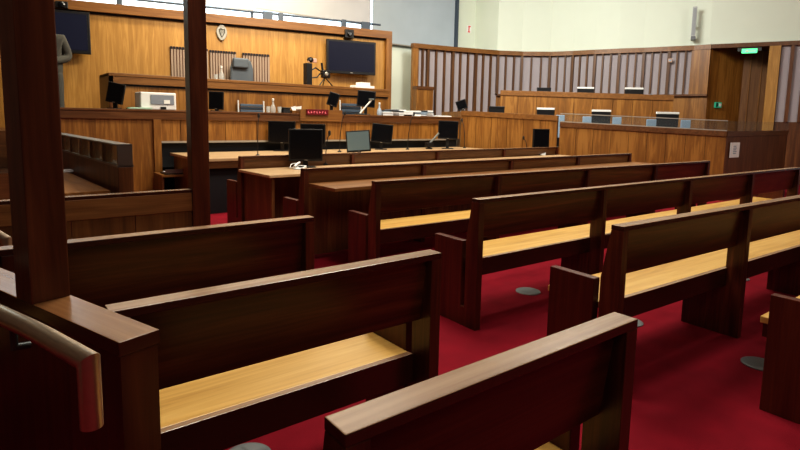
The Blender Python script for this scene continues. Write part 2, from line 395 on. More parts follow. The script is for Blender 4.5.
# registrar bench: raised counter with boarded front, black kick band
RY = 9.0; RZ = 1.455
rx0 = ony(RY, 20, 110).x; rxm = ony(RY, 160, 130).x; rx1 = ony(RY, 463, 120).x
rb = thing('clerks_bench', 'long amber boarded clerks bench below the judges bench, cluttered with screens', 'desk', (0, RY, 0))
MB().box(rx0, rx1-.12, -.04, .50, RZ-.03, RZ).make('desk_top', midX, rb, bevel=.003)
MB().box(rx0, rx1-.12, -.03, .02, RZ-.15, RZ-.03).make('top_rail', midX, rb, bevel=.003)
s = MB(); s.box(rx0, rxm, 0, .05, 0, RZ-.15)
xx = rxm+.01
while xx < rx1-.15:
    w = min(random.choice((.42, .30, .55)), rx1-.1-xx); s.box(xx+.004, xx+w-.004, 0, .05, .97, RZ-.152); xx += w
s.make('front_panel', panZ, rb)
MB().box(rxm-.10, rxm+.01, -.035, .6, 0, RZ-.15).make('end_panel', panZ, rb, bevel=.003)
MB().box(rxm, rx1-.45, -.03, .05, .94, .97).make('ledge', alu, rb)
MB().box(rxm+.012, rx1-.12, .08, .12, .0, .945).make('kick_band', blackm, rb)
# raised block carrying the red sign
ca = ony(RY, 299, 110).x; cb = ony(RY, 341, 110).x
MB().box(ca, cb, -.05, .3, RZ-.14, RZ+.075).make('raised_block', panX, rb, bevel=.003)
sa = ony(RY-.07, 306.5, 112).x; sb = ony(RY-.07, 328.3, 112).x
sg = thing('red_display_sign', 'small dark red illuminated sign with a row of red characters on the clerks bench', 'sign', ((sa+sb)/2, RY-.065, ony(RY-.07, 317, 115).z))
sh = ony(RY-.07, 317, 109.7).z - ony(RY-.07, 317, 115.3).z; sw = sb-sa
MB().box(-sw/2, sw/2, -.012, .012, 0, sh).make('sign_face', redsign, sg, bevel=.003)
s = MB()
for k in range(7):
    x = -sw*.40 + k*sw*.128; s.box(x-.018, x-.006, -.016, -.012, sh*.3, sh*.66); s.box(x-.006, x+.012, -.016, -.012, sh*(.3+.12*(k % 3)), sh*(.40+.12*(k % 3)))
s.make('characters', redled, sg)

# ---------------------------------------------------------------- benches
def bench(name, label, group, X0, Y0, L, rz, divs, H=.878, shelf=None, ends=(1, 1), shelfz=.75, backmat=None, recess=.02, cheek=.58, shelf_x=(.0, .0), shelfmat=None, endshelf=False, lightcap=capX, bot=.605):
    """local x along the bench, y away from the viewer: near face of the posts at y=0, seat beyond"""
    t = thing(name, label, 'bench', (X0, Y0, 0), rz, group)
    bm_ = backmat or walX
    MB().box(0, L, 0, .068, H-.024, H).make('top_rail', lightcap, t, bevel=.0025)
    T = .05
    xs = [T/2] + list(divs) + [L-T/2]
    for i, x in enumerate(xs):
        MB().prism([(0, 0), (.11, 0), (.11, .60), (.066, H-.024), (0, H-.024)], 'X', x-T/2, x+T/2).make('post', walZ, t, bevel=.002)
    for a, b in zip(xs, xs[1:]):
        a += T/2; b -= T/2
        MB().prism([(.066+recess*0, H-.027), (.03, H-.027), (.062, bot), (.098, bot)], 'X', a, b).make('back_panel', bm_, t, bevel=.0015)
    MB().box(T, L-T, .129, .48, .415, .45).make('seat', oakX, t, bevel=.004)
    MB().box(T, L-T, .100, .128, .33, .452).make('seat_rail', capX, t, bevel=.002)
    MB().box(T, L-T, .44, .465, .35, .415).make('seat_rail', walX, t)
    for x in divs: MB().box(x-T/2, x+T/2, .11, .37, 0, .415).make('support_panel', walZ, t)
    for k, x in ((0, T/2), (1, L-T/2)):
        if ends[k]:
            MB().prism([(.11, 0), (.43, 0), (.43, cheek), (.146, cheek), (.146, .13), (.11, .13)], 'X', x-T/2, x+T/2).make('end_panel', walR, t, bevel=.003)
    if shelf:
        MB().box(shelf_x[0], L-shelf_x[1], -shelf, -.001, shelfz-.03, shelfz).make('writing_shelf', shelfmat or panX, t, bevel=.003)
        MB().box(T, L-T, .02, .04, .05, shelfz-.03).make('modesty_panel', midZ, t)
        if endshelf:
            MB().box(.03, .07, -shelf+.08, -.001, 0, shelfz-.031).make('shelf_end_panel', midZ, t, bevel=.003)
    return t
def divs(L, n): return [L*(i+1)/n for i in range(n-1)]
GR = 'dark walnut benches with oak seats in rows facing the judge'
# right block, rows from the viewer forward
def span(Lx, Rx, z=.878): pass
a = onz(.878, 472, 198.2); b = onz(.878, 794.7, 167)
rz = heading(a, b)
def rightbench(xl, yl, xr_, yr, label, H=.878, n=4, **kw):
    a = onz(H, xl, yl); b = onz(H, xr_, yr); h_ = heading(a, b); n_ = Vector((-math.sin(h_), math.cos(h_), 0))
    o = a - n_*.068; L = kw.pop('L', None) or dist(a, b)
    return bench('court_bench', label, GR, o.x, o.y, L, h_, kw.pop('divs', None) or divs(L, n), H, **kw)
rightbench(611.3, 224.6, 800, 194.6, 'long walnut bench right of centre, directly behind the nearest short bench', L=5.6)
rightbench(472, 198.2, 794.7, 167, 'long walnut bench in the middle of the three long ones on the right')
rightbench(371.5, 180.7, 705.5, 160.5, 'farthest of the long plain walnut benches, just before the shelf-backed benches')
# near right, only its end shows
e = onz(.58, 776.6, 295)
bench('court_bench', 'walnut bench cut off at the right edge, only end panel and seat corner showing', GR, 2.955, .47, 5.0, 0, divs(5.0, 4))
# left block
def leftbench(px, py, X0, label, n=1, Hh=.878, **kw):
    b = onz(Hh, px, py)                               # near right corner of the top
    bench('court_bench', label, GR, X0, b.y, b.x-X0, 0, divs(b.x-X0, n), Hh, **kw)
leftbench(638.4, 319, onz(.878, 345, 435).x, 'short walnut bench nearest the viewer, its pale glossy top edge in the foreground')
leftbench(442, 252.6, .235, 'walnut bench behind the steel handrail and capped low wall, bright oak seat below its backrest')
leftbench(314.6, 216.9, -1.2, 'walnut bench behind the near timber post, in front of the low boarded partition', n=2, bot=.53)
# shelf-backed benches
a = onz(.9, 300.6, 168.2); b = onz(.9, 628, 153); h_ = heading(a, b)
bench('desk_bench', 'long bench with a narrow writing shelf on its back, beyond the plain benches', 'benches with shelves fixed to their backs', a.x, a.y-.068, dist(a, b), h_, divs(dist(a, b), 4), .9,
      shelf=.46, shelfz=.76, backmat=litX, shelfmat=litX, shelf_x=(.05, .0))
T2 = (a, b)
a = onz(.9, 238.3, 156); b = onz(.9, 556, 146.7); h_ = heading(a, b)
bench('desk_bench', 'long bench with a deep pale desk carrying the large square monitor', 'benches with shelves fixed to their backs', a.x, a.y-.068, dist(a, b), h_, divs(dist(a, b), 4), .9,
      shelf=.82, shelfz=.745, backmat=midX, shelfmat=deskX, endshelf=True, shelf_x=(-.03, .0))

# T0: table against the clerks bench
tz = .79
p_ = onz(tz, 173, 153); q_ = onz(tz, 212, 163.5)
tx0 = ony(7.45, 180, 160).x
tb = thing('solicitors_table', 'long pale oak topped table in front of the clerks bench', 'table', (0, 0, 0))
tx0 = onz(tz, 173.5, 153.5).x
tx1 = 9.6
MB().box(tx0, 8.55, 7.50, RY-.05, tz-.04, tz).make('table_top', deskX, tb, bevel=.003)
MB().box(tx0+.05, tx0+.10, 7.7, RY-.08, 0, tz-.04).make('end_panel', panZ, tb, bevel=.003)
MB().box(tx0+.1, 8.5, 7.62, 7.66, 0, tz-.04).make('modesty_panel', blackm, tb)
MB().box(8.46, 8.5, 7.7, RY-.08, 0, tz-.04).make('end_panel', panZ, tb, bevel=.003)
MB().box(tx0+.12, 8.45, 7.52, 7.55, tz-.14, tz-.04).make('front_rail', midX, tb)

# ---------------------------------------------------------------- dock: posts, low wall, partition
postm = wood('post_walnut', (.040, .0095, .0040), (.100, .028, .0110), (.19, .064, .025), axis='Z', rough=.3)
# low angled wall with cap
wA = onz(.878, 158, 333); wB = onz(.878, 119, 343.6); wC = onz(.878, 69, 298); wD = onz(.878, 33, 305)
wdir = ((wD-wB)+(wC-wA)); wdir.z = 0; wdir.normalize(); wn = Vector((wdir.y, -wdir.x, 0))   # wn points right
wid = (wA-wB).dot(wn)+.013
rzw = math.atan2(wdir.y, wdir.x)-PI/2                 # local y along the wall, local x to the right
lw = thing('low_dock_wall', 'low dark red-brown dock wall with a flat timber cap carrying the near post', 'partition', (wB.x, wB.y, 0), rzw)
WL = 1.9
MB().box(.004, wid-.004, .004, WL, 0, .845).make('wall_panel', walR, lw)
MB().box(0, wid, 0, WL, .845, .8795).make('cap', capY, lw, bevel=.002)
pd = (wC-wA).dot(wdir)                                # where the post starts
po = wB + wdir*pd
def post(loc, rz, w, d, z0, label):
    return tag(MB().box(0, w, 0, d, 0, 4.6-z0).make('timber_post', postm, bevel=.004, loc=(loc[0], loc[1], z0), rz=rz), label, 'post')
post(po-wn*.002, rzw, wid-.001, .095, .878, 'thick dark timber post at the left, standing on the capped low wall')
# partition behind with the second post
PZ = .9
pa = onz(PZ, 62, 196.8); pb = onz(PZ, 197, 189.8)
pY = (pa.y+pb.y)/2
px1 = pb.x-.005; px0 = px1-2.4
pt = thing('boarded_partition', 'low boarded dock partition with a pale top edge between the two tall posts', 'partition', (px0, pY, 0))
LP_ = px1-px0
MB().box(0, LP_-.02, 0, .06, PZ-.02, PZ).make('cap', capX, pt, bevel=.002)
MB().box(0, LP_, .0, .05, PZ-.14, PZ-.02).make('top_rail', litX, pt, bevel=.002)
s = MB(); x = 0
while x < LP_-.05: s.box(x+.002, min(x+.34, LP_)-.002, .008, .04, 0, PZ-.14); x += .34
s.make('boards', wood('partition_boards', (.09, .036, .011), (.16, .070, .020), (.24, .115, .035), axis='Z', rough=.45), pt)
post((px1-.02, pY-.02), 0, .112, .10, 0, 'slimmer tall timber post where the boarded partition ends, in front of the clerks bench')
# glass-topped screen of the dock desk
gA = far(3.87, 118.5, 167.5); gA.z = 1.0
gdz = 1.0
g0 = onz(gdz, 118, 167.5); g1 = onz(gdz, 61, 150.5)
gv = (g1-g0); gv.z = 0; gl = gv.length+.8; gh = math.atan2(gv.y, gv.x)-PI/2
gs = thing('glass_topped_screen', 'dock desk screen topped with a low smoked glass rail, left of the slimmer post', 'screen', (g0.x, g0.y, 0), gh)
gt = .165
MB().box(0, .10, 0, gl, 0, gdz).make('panel', midZ, gs, bevel=.003)
MB().box(0, .10, 0, gl, gdz+gt-.012, gdz+gt).make('top_rail', steeld, gs, bevel=.002)
MB().box(-.005, .105, 0, gl, gdz, gdz+.014).make('bottom_rail', steeld, gs)
MB().box(.004, .014, .02, gl, gdz+.014, gdz+gt-.012).make('glass', smoked, gs)
MB().box(.0, .10, 0, .012, gdz, gdz+gt).make('end_plate', steeld, gs, bevel=.002)
s = MB(); y = .35
while y < gl: s.box(.004, .05, y, y+.12, gdz+.014, gdz+gt-.012); y += .42
s.make('inner_blocks', panZ, gs)
# its desk
d0 = onz(.86, 80, 189.5); 
dk = thing('dock_desk', 'brown dock desk top beneath the smoked glass rail', 'desk', (g0.x-.02, g0.y+.05, 0), gh)
MB().box(-.42, -.02, .03, 1.9, .80, .83).make('desk_top', wood('dock_desk_wood', (.16, .065, .018), (.26, .115, .033), (.36, .17, .055), axis='Y', rough=.7, spec=.2), dk, bevel=.003)
MB().box(-.38, -.34, .08, 1.85, 0, .80).make('leg_panel', midZ, dk)
pp = onz(.832, 70, 171.5)
t = thing('notepad', 'white notepad with a black pen end lying on the dock desk', 'notepad', (pp.x, pp.y, .831), .2)
MB().box(-.16, .12, -.06, .06, 0, .02).make('pages', paper, t, bevel=.002)
MB().tube([(.12, .0, .03), (.16, .02, .03)], .01, 8).make('pen', black, t)
# black box on the shelf under the clerks bench, seen through the posts
ax = ony(RY+.0, 163, 150).x
q = ony(8.7, 172, 171); 
t = thing('paper_tray', 'black paper tray on a low shelf left of the oak table end', 'tray', (q.x, 8.6, q.z-.03))
MB().box(-.16, .22, -.15, .15, 0, .02).make('base', black, t); MB().box(-.16, .22, -.15, -.14, .02, .08).make('lip', steeld, t)
MB().box(-.13, .2, -.13, .13, .02, .03).make('paper', paper, t)
zt = q.z-.03
t = thing('low_shelf', 'low brown shelf carrying the black paper tray beside the oak table', 'shelf', (q.x, 8.6, 0))
MB().box(-.22, .30, -.2, .3, zt-.03, zt).make('board', panX, t); MB().box(-.22, -.19, -.18, .28, 0, zt-.03).make('side', midZ, t); MB().box(.27, .30, -.18, .28, 0, zt-.03).make('side', midZ, t)

# steel handrail
r1 = far(.985, 88.5, 361.5); zR = r1.z
wl = Vector((-wn.x, -wn.y, 0))
r0_ = onz(zR-.0, 0, 316)
e_ = far(.955, 88, 427)
def lerp(a, b, t): return a+(b-a)*t
hd = (onz(zR+.0, 36, 332) - r1)
mid = onz(zR, 38, 332.5)
start = onz(zR, 0, 314.5); start2 = start + (start-mid).normalized()*.5
hr = thing('steel_handrail', 'brushed steel tube handrail ending in a downturned leg beside the low dock wall', 'handrail')
down = Vector((r1.x, r1.y, r1.z-.125))
o = MB().tube([start2, start, lerp(start, mid, .8), lerp(mid, r1, .15), r1, down], .0195, 32).make('tube', steel, hr, smooth=True)
bp_ = onz(zR-.02, 14, 346)
bq = start + (mid-start)*.35
MB().tube([bq+Vector((0, 0, -.02)), bq+Vector((0, 0, -.06)), bq+Vector((0, 0, -.065))+wn*.03], .008, 10).make('bracket', boxdark, hr, smooth=True)

p0, p1 = far(2.3, -25, 221), far(2.25, 6, 240)
h2_ = thing('steel_handrail', 'short end of a second steel handrail at the left edge, beyond the near post', 'handrail')
MB().tube([p0, p1, p1+Vector((0, 0, -.10))], .02, 20).make('tube', steel, h2_, smooth=True)
MB().tube([lerp(p0, p1, .3), lerp(p0, p1, .3)+Vector((0, 0, -.12))], .008, 8).make('bracket', steeld, h2_, smooth=True)
# ---------------------------------------------------------------- jury and witness box (right)
def wpt(f, x, y): return far(f, x, y)
A = wpt(12.3, 461.5, 110.6); B = wpt(11.2, 558, 115.6); 
G0 = wpt(11.15, 560, 121.9); G1 = wpt(9.9, 727, 131.2); G2 = wpt(11.4, 788, 130.4)
def sloped(mb, a, b, za0, zb0, za1, zb1, th, nrm_):
    n = nrm_*th
    mb.loft([(a.x, a.y, za0), (b.x, b.y, zb0), (b.x+n.x, b.y+n.y, zb0), (a.x+n.x, a.y+n.y, za0)],
            [(a.x, a.y, za1), (b.x, b.y, zb1), (b.x+n.x, b.y+n.y, zb1), (a.x+n.x, a.y+n.y, za1)])
def nout(a, b):
    d = Vector((b.x-a.x, b.y-a.y, 0)).normalized(); n = Vector((-d.y, d.x, 0))
    return n if n.dot(Vector((1, .6, 0))) > 0 else -n
n1_ = nout(A, B)
wbx = thing('witness_box', 'amber boarded box front between the clerks bench and the glazed jury box', 'witness box')
s = MB(); K = 6
for i in range(K):
    a, b = lerp(A, B, i/K+.002), lerp(A, B, (i+1)/K-.002)
    sloped(s, a, b, 0, 0, a.z-.11, b.z-.11, .05, n1_)
s.make('front_panel', panZ, wbx); s = MB(); sloped(s, A+n1_*.051, B+n1_*.051, 0, 0, A.z-.11, B.z-.11, .01, n1_); s.make('backing', blackm, wbx)
s = MB(); A2 = A-n1_*.02; B2 = B-n1_*.02; sloped(s, A2, B2, A.z-.11, B.z-.11, A.z, B.z, .09, n1_); s.make('top_rail', panX, wbx, bevel=.003)
s = MB(); sd = Vector((.35, .95, 0)).normalized(); A3 = A+sd*1.2; sloped(s, A, A3, 0, 0, A.z-.02, A3.z-.02, .05, Vector((1, 0, 0))); s.make('side_panel', panZ, wbx)
jy = thing('jury_box', 'amber boarded jury box front with a low glass strip along its top', 'jury box')
n2_ = nout(G0, G1); K = 9; s = MB()
for i in range(K):
    a, b = lerp(G0, G1, i/K+.001), lerp(G0, G1, (i+1)/K-.001)
    sloped(s, a, b, 0, 0, a.z-.10, b.z-.10, .05, n2_)
s.make('front_panel', panZ, jy); s = MB(); sloped(s, G0+n2_*.051, G1+n2_*.051, 0, 0, G0.z-.1, G1.z-.1, .01, n2_); s.make('backing', blackm, jy)
s = MB(); sloped(s, G0-n2_*.02, G1-n2_*.02, G0.z-.10, G1.z-.10, G0.z, G1.z, .10, n2_); s.make('top_rail', midX, jy, bevel=.003)
gh0, gh1 = .17, .185
s = MB(); sloped(s, G0, G1, G0.z+.012, G1.z+.012, G0.z+gh0, G1.z+gh1, .012, n2_); s.make('front_glass', glass, jy)
s = MB(); sloped(s, G0-n2_*.01, G1-n2_*.01, G0.z, G1.z, G0.z+.018, G1.z+.018, .03, n2_); s.make('glass_channel', alu, jy)
s = MB(); sloped(s, G0-n2_*.005, G1-n2_*.005, G0.z+gh0-.006, G1.z+gh1-.006, G0.z+gh0+.012, G1.z+gh1+.012, .025, n2_); s.make('glass_edge', alu, jy)
n3_ = nout(G1, G2); n3_ = Vector((G1.y-G2.y, G2.x-G1.x, 0)).normalized()
if n3_.y < 0: n3_ = -n3_
s = MB(); sloped(s, G1, G2, 0, 0, G1.z, G2.z, .05, n3_); s.make('side_panel', midZ, jy)
s = MB(); sloped(s, G1-n3_*.015, G2-n3_*.015, G1.z-.10, G2.z-.10, G1.z, G2.z, .08, n3_); s.make('side_rail', midX, jy, bevel=.003)
s = MB(); sloped(s, G1, G2, G1.z, G2.z, G1.z+gh1, G2.z+gh1-.02, .012, n3_); s.make('side_glass', glass, jy)
# rear tier
TA = wpt(13.2, 500.5, 90.2); TB = wpt(12.3, 674, 95.2); n4 = nout(TA, TB)
jt = thing('jury_rear_tier', 'raised amber boarded rear tier of the jury box under the slatted panelling', 'jury box')
K = 9; s = MB()
for i in range(K):
    a, b = lerp(TA, TB, i/K+.001), lerp(TA, TB, (i+1)/K-.001); sloped(s, a, b, 0, 0, a.z-.12, b.z-.12, .05, n4)
s.make('front_panel', panZ, jt); s = MB(); sloped(s, TA+n4*.051, TB+n4*.051, 0, 0, TA.z-.12, TB.z-.12, .01, n4); s.make('backing', blackm, jt)
s = MB(); sloped(s, TA-n4*.02, TB-n4*.02, TA.z-.12, TB.z-.12, TA.z, TB.z, .10, n4); s.make('top_rail', panX, jt, bevel=.003)
s = MB(); TC = TB+n4*1.0; sloped(s, TB, TC, 0, 0, TB.z, TB.z, .05, Vector((0, 1, 0))); s.make('end_panel', panZ, jt)
# floors of the jury tiers
jf0 = lerp(G0, G1, .0)+n2_*.08; 
s = MB(); aa = A+n1_*.2; bb = G1+n2_*.1; cc = TB-n4*.03; dd = TA-n4*.03
s.loft([(aa.x, aa.y, 0), (bb.x, bb.y, 0), (cc.x, cc.y, 0), (dd.x, dd.y, 0)], [(aa.x, aa.y, .45), (bb.x, bb.y, .45), (cc.x, cc.y, .45), (dd.x, dd.y, .45)])
struct(s.make('trim_4', carpet))
s = MB(); aa = TA+n4*.07; bb = TB+n4*.07; cc = TB+n4*1.0; dd = TA+n4*.9
s.loft([(aa.x, aa.y, 0), (bb.x, bb.y, 0), (cc.x, cc.y, 0), (dd.x, dd.y, 0)], [(aa.x, aa.y, .95), (bb.x, bb.y, .95), (cc.x, cc.y, .95), (dd.x, dd.y, .95)])
struct(s.make('trim_5', carpet))

# slatted panelling on the curved wall
sp = thing('slatted_panelling', 'curved timber panelling of upright fins and grey fabric strips round the jury corner', 'wall panelling')
pierm = MB(); endm = MB(); fin = MB(); thick = MB(); fab = MB(); cor = MB(); wain = MB(); brail = MB()
for i, (a, b) in enumerate(zip(PW, PW[1:])):
    L = dist(a, b); d = (b-a)/L; d.z = 0; d.normalize(); n = Vector((-d.y, d.x, 0))
    if n.dot(Vector((1, 1, 0))) < 0: n = -n
    zb0 = 1.35 if i < 4 else 2.17
    def bxs(mb, u0, u1, v0, v1, z0, z1):
        P = [a+d*u0-n*v1, a+d*u1-n*v1, a+d*u1-n*v0, a+d*u0-n*v0]
        mb.loft([(p.x, p.y, z0) for p in P], [(p.x, p.y, z1) for p in P])
    last = i == len(PW)-2
    if not last:
        bxs(fab, 0, L, .0, .015, zb0, TOPZ-.12)
        nn = 3
        for k in range(nn+1):
            u = L*k/nn
            if k == 0 or (k == nn and False): bxs(thick if i else pierm, u-.036 if i else u, u+.036 if i else u+.16, .0, .11, zb0, TOPZ-.1)
            elif k < nn: bxs(fin, u-.022, u+.022, 0, .09, zb0, TOPZ-.1)
    else:
        bxs(endm, -.04, L, .0, .11, zb0, TOPZ-.1)
    bxs(cor, -.01, L+.01, -.02, .13, TOPZ-.12, TOPZ)
    bxs(wain, 0, L, .0, .03, 0, zb0)
    bxs(brail, 0, L, .0, .12, zb0-.05, zb0)
fab.make('fabric_strips', fabric, sp); finm = wood('fin_wood', (.05, .020, .006), (.10, .042, .011), (.17, .075, .020), axis='Z', rough=.45); fin.make('thin_fins', finm, sp); thick.make('thick_fins', finm, sp); pierm.make('end_pier', panZ, sp); endm.make('door_pier', panZ, sp)
wain.make('lower_boards', panZ, sp); brail.make('bottom_rail', midX, sp)
cor.make('cornice', panX, sp)
# short pier box at its left end
q0 = onpl(PW[0], PW[1], 411.5, 90); q1 = onpl(PW[0], PW[1], 428, 90)
pr = thing('timber_pier', 'short amber pier at the left end of the slatted panelling, above the stacked papers', 'pier', (q0.x-.02, q0.y, 0), heading(PW[0], PW[1]))
wq = dist(q0, q1)
MB().box(0, wq, -.30, .0, 0, onpl(PW[0], PW[1], 420, 90).z).make('body', panZ, pr); MB().box(-.01, wq+.02, -.32, .0, onpl(PW[0], PW[1], 420, 90).z, onpl(PW[0], PW[1], 420, 87).z).make('cap', midX, pr)

# doorway recess to the right
jd = PW[-1]; rd = 1.1
ds = MB()
def wseg(mb, a, b, z0, z1, th, n): 
    P = [a, b, b+n*th, a+n*th]; mb.loft([(p.x, p.y, z0) for p in P], [(p.x, p.y, z1) for p in P])
inl = jd + nrm*rd; 
LEN = (DR-jd).length
nj = Vector((.94, -.34, 0)); o = MB(); wseg(o, jd+Vector((0, 0, 0)), jd+nj*rd, 0, TOPZ-.1, .04, -dirn); struct(o.make('door_1', panZ))
o = MB(); wseg(o, jd+nj*rd, jd+nj*rd+dirn*(LEN+.3), 0, TOPZ-.1, .05, nrm)
dback = struct(o.make('door_2', wood('door_boards', (.10, .040, .012), (.17, .075, .022), (.25, .12, .040), axis='Z', rough=.5)))
o = MB(); wseg(o, DR+dirn*.06, DR+dirn*.06+nj*rd, 0, TOPZ-.1, .04, dirn); struct(o.make('trim_6', panZ))
o = MB(); P = [jd, DR, DR+nj*rd, jd+nj*rd]; o.loft([(p.x, p.y, TOPZ-.1) for p in P], [(p.x, p.y, TOPZ-.04) for p in P]); struct(o.make('trim_7', midX))
# upright plank ribs on the door face
s = MB()
for k in range(8):
    u = .15+k*.24; pq = jd+nj*rd-nrm*.02+dirn*u; wseg(s, pq, pq+dirn*.02, 0, TOPZ-.1, .02, nrm)
pr = s.make('door_ribs', panZ, dback)
# panelling right of the doorway
sr = thing('slatted_panelling', 'slatted timber panelling with grey fabric strips at the right edge, past the doorway', 'wall panelling')
fin = MB(); fab = MB(); th_ = MB(); cor = MB(); low = MB()
zb0 = 1.5
def bx2(mb, u0, u1, v0, v1, z0, z1, base=DR):
    P = [base+dirn*u0-nrm*v1, base+dirn*u1-nrm*v1, base+dirn*u1-nrm*v0, base+dirn*u0-nrm*v0]
    mb.loft([(p.x, p.y, z0) for p in P], [(p.x, p.y, z1) for p in P])
bx2(cor, -LEN, 4, -.02, .10, TOPZ-.1, TOPZ); bx2(th_, -.10, .13, 0, .11, 0, TOPZ-.1)
bx2(fab, .15, 4, 0, .015, zb0, TOPZ-.1); bx2(low, .15, 4, 0, .04, 0, zb0)
u = .38
while u < 4: bx2(fin, u-.05, u+.02, 0, .09, zb0, TOPZ-.1); u += .26
cor.make('cornice', midX, sr); th_.make('door_jamb', panZ2, sr); fab.make('fabric_strips', fabric, sr); fin.make('thin_fins', midZ, sr); low.make('lower_boards', midZ, sr)
# exit light under the lintel
ex = onpl(jd-nrm*.02, DR-nrm*.02, 749.5, 50)
t = thing('exit_light', 'glowing green exit light under the lintel of the doorway', 'exit sign', ex, math.atan2(-dirn.y, -dirn.x)+PI*0)
rz_e = math.atan2(dirn.y, dirn.x); t.rotation_euler = (0, 0, rz_e)
w = .26
MB().box(-w*.95, w*.95, -.03, .05, -.03, .06).make('housing', boxdark, t, bevel=.004)
MB().box(-w*.62, w*.62, -.035, .035, -.075, .03).make('lens', greenl, t, bevel=.006)
s = MB(); s.box(-.03, .12, -.042, -.036, -.04, -.02); s.prism([(-.10, -.03), (-.03, .005), (-.03, -.065)], 'Y', -.042, -.036); s.make('arrow', white, t)
# green call point on the left jamb
q = onpl(jd, jd+nj, 717, 105)
t = thing('green_call_point', 'small green and white door release box on the boarded doorway side', 'call point', q, math.atan2(nj.y, nj.x))
MB().box(-.10, .10, -.05, .0, -.07, .07).make('case', greens, t, bevel=.004); MB().box(.01, .08, -.056, -.05, -.035, .035).make('button', wsign, t)
MB().box(-.08, -.03, -.056, -.05, -.05, .05).make('key_slot', black, t)
# white notice on jury side panel
q = onpl(G1-n3_*.02, G2-n3_*.02, 734.5, 150)
hs = onpl(G1-n3_*.02, G2-n3_*.02, 734.5, 142.5).z - onpl(G1-n3_*.02, G2-n3_*.02, 734.5, 157.5).z
t = thing('wall_notice', 'small white notice with blue-grey print on the jury box side panel', 'sign', q, heading(G1, G2))
w_ = dist(onpl(G1-n3_*.02, G2-n3_*.02, 730, 150), onpl(G1-n3_*.02, G2-n3_*.02, 739.3, 150))/2
MB().box(-w_, w_, -.006, .0, -hs/2, hs/2).make('sheet', wsign, t, bevel=.001)
s = MB()
for k in range(5): s.box(-w_*.35, w_*.35*(1 if k % 2 else .7), -.009, -.006, hs*(.25-.12*k)-.008, hs*(.25-.12*k)+.008)
s.make('print', blueprint, t)
# red and white fire notice on the back wall
q = ony(BY-.01, 469, 29)
s_ = .10
t = thing('fire_notice', 'small red and white safety notice on the pale wall above the slatted panelling', 'sign', (q.x, BY-.0045, q.z))
MB().box(-s_, s_, -.004, .004, -s_*1.1, s_*1.1).make('sheet', wsign, t)
s = MB(); s.box(-.022, .022, -.008, -.004, -.07, .07); s.box(-.03, .07, -.008, -.004, .06, .09); s.box(-.045, .045, -.008, -.004, -.10, -.07); s.make('symbol', redpaint, t)
# wall speaker
def pwall(x, y):
    for a, b in zip(PW, PW[1:]):
        q = onpl(a, b, x, y); u = (q-a).dot((b-a))/((b-a).length_squared)
        if -.02 <= u <= 1.02: return q, heading(a, b)
    return onpl(PW[-2], PW[-1], x, y), heading(PW[-2], PW[-1])
q, hq = pwall(693, 38); q2, _ = pwall(693, 8); 
t = thing('column_speaker', 'slim grey column speaker tilted on a bracket high on the white right wall', 'speaker', q+Vector((0, 0, 0))-nrm*.12, hq)
hs = q2.z-q.z
MB().box(-.05, .05, -.07, .0, .02, hs).make('cabinet', plain('speaker_grey', (.42, .44, .44), .5), t, bevel=.01, rot=(.0, -.06*0, 0))
MB().box(-.035, .035, -.076, -.07, .05, hs-.04).make('grille', plain('speaker_mesh', (.30, .32, .33), .7), t)
MB().box(-.025, .025, 0, .2, hs*.35, hs*.42).make('bracket', plain('bracket_grey', (.2, .21, .22), .5), t); MB().box(-.045, .06, -.05, .2, -.06, .02).make('lower_bracket', plain('bracket_dark', (.13, .14, .15), .5), t)
# thermostat on a fin
q, hq = pwall(670.5, 61)
t = thing('thermostat', 'tiny pinkish thermostat box on the slatted panelling above the jury tier', 'thermostat', q-nrm*.12, hq)
MB().box(-.05, .05, -.03, .0, -.05, .05).make('case', plain('beige_plastic', (.45, .30, .22), .6), t, bevel=.004); MB().box(-.03, .03, -.033, -.03, -.02, .02).make('display', paleblue, t)

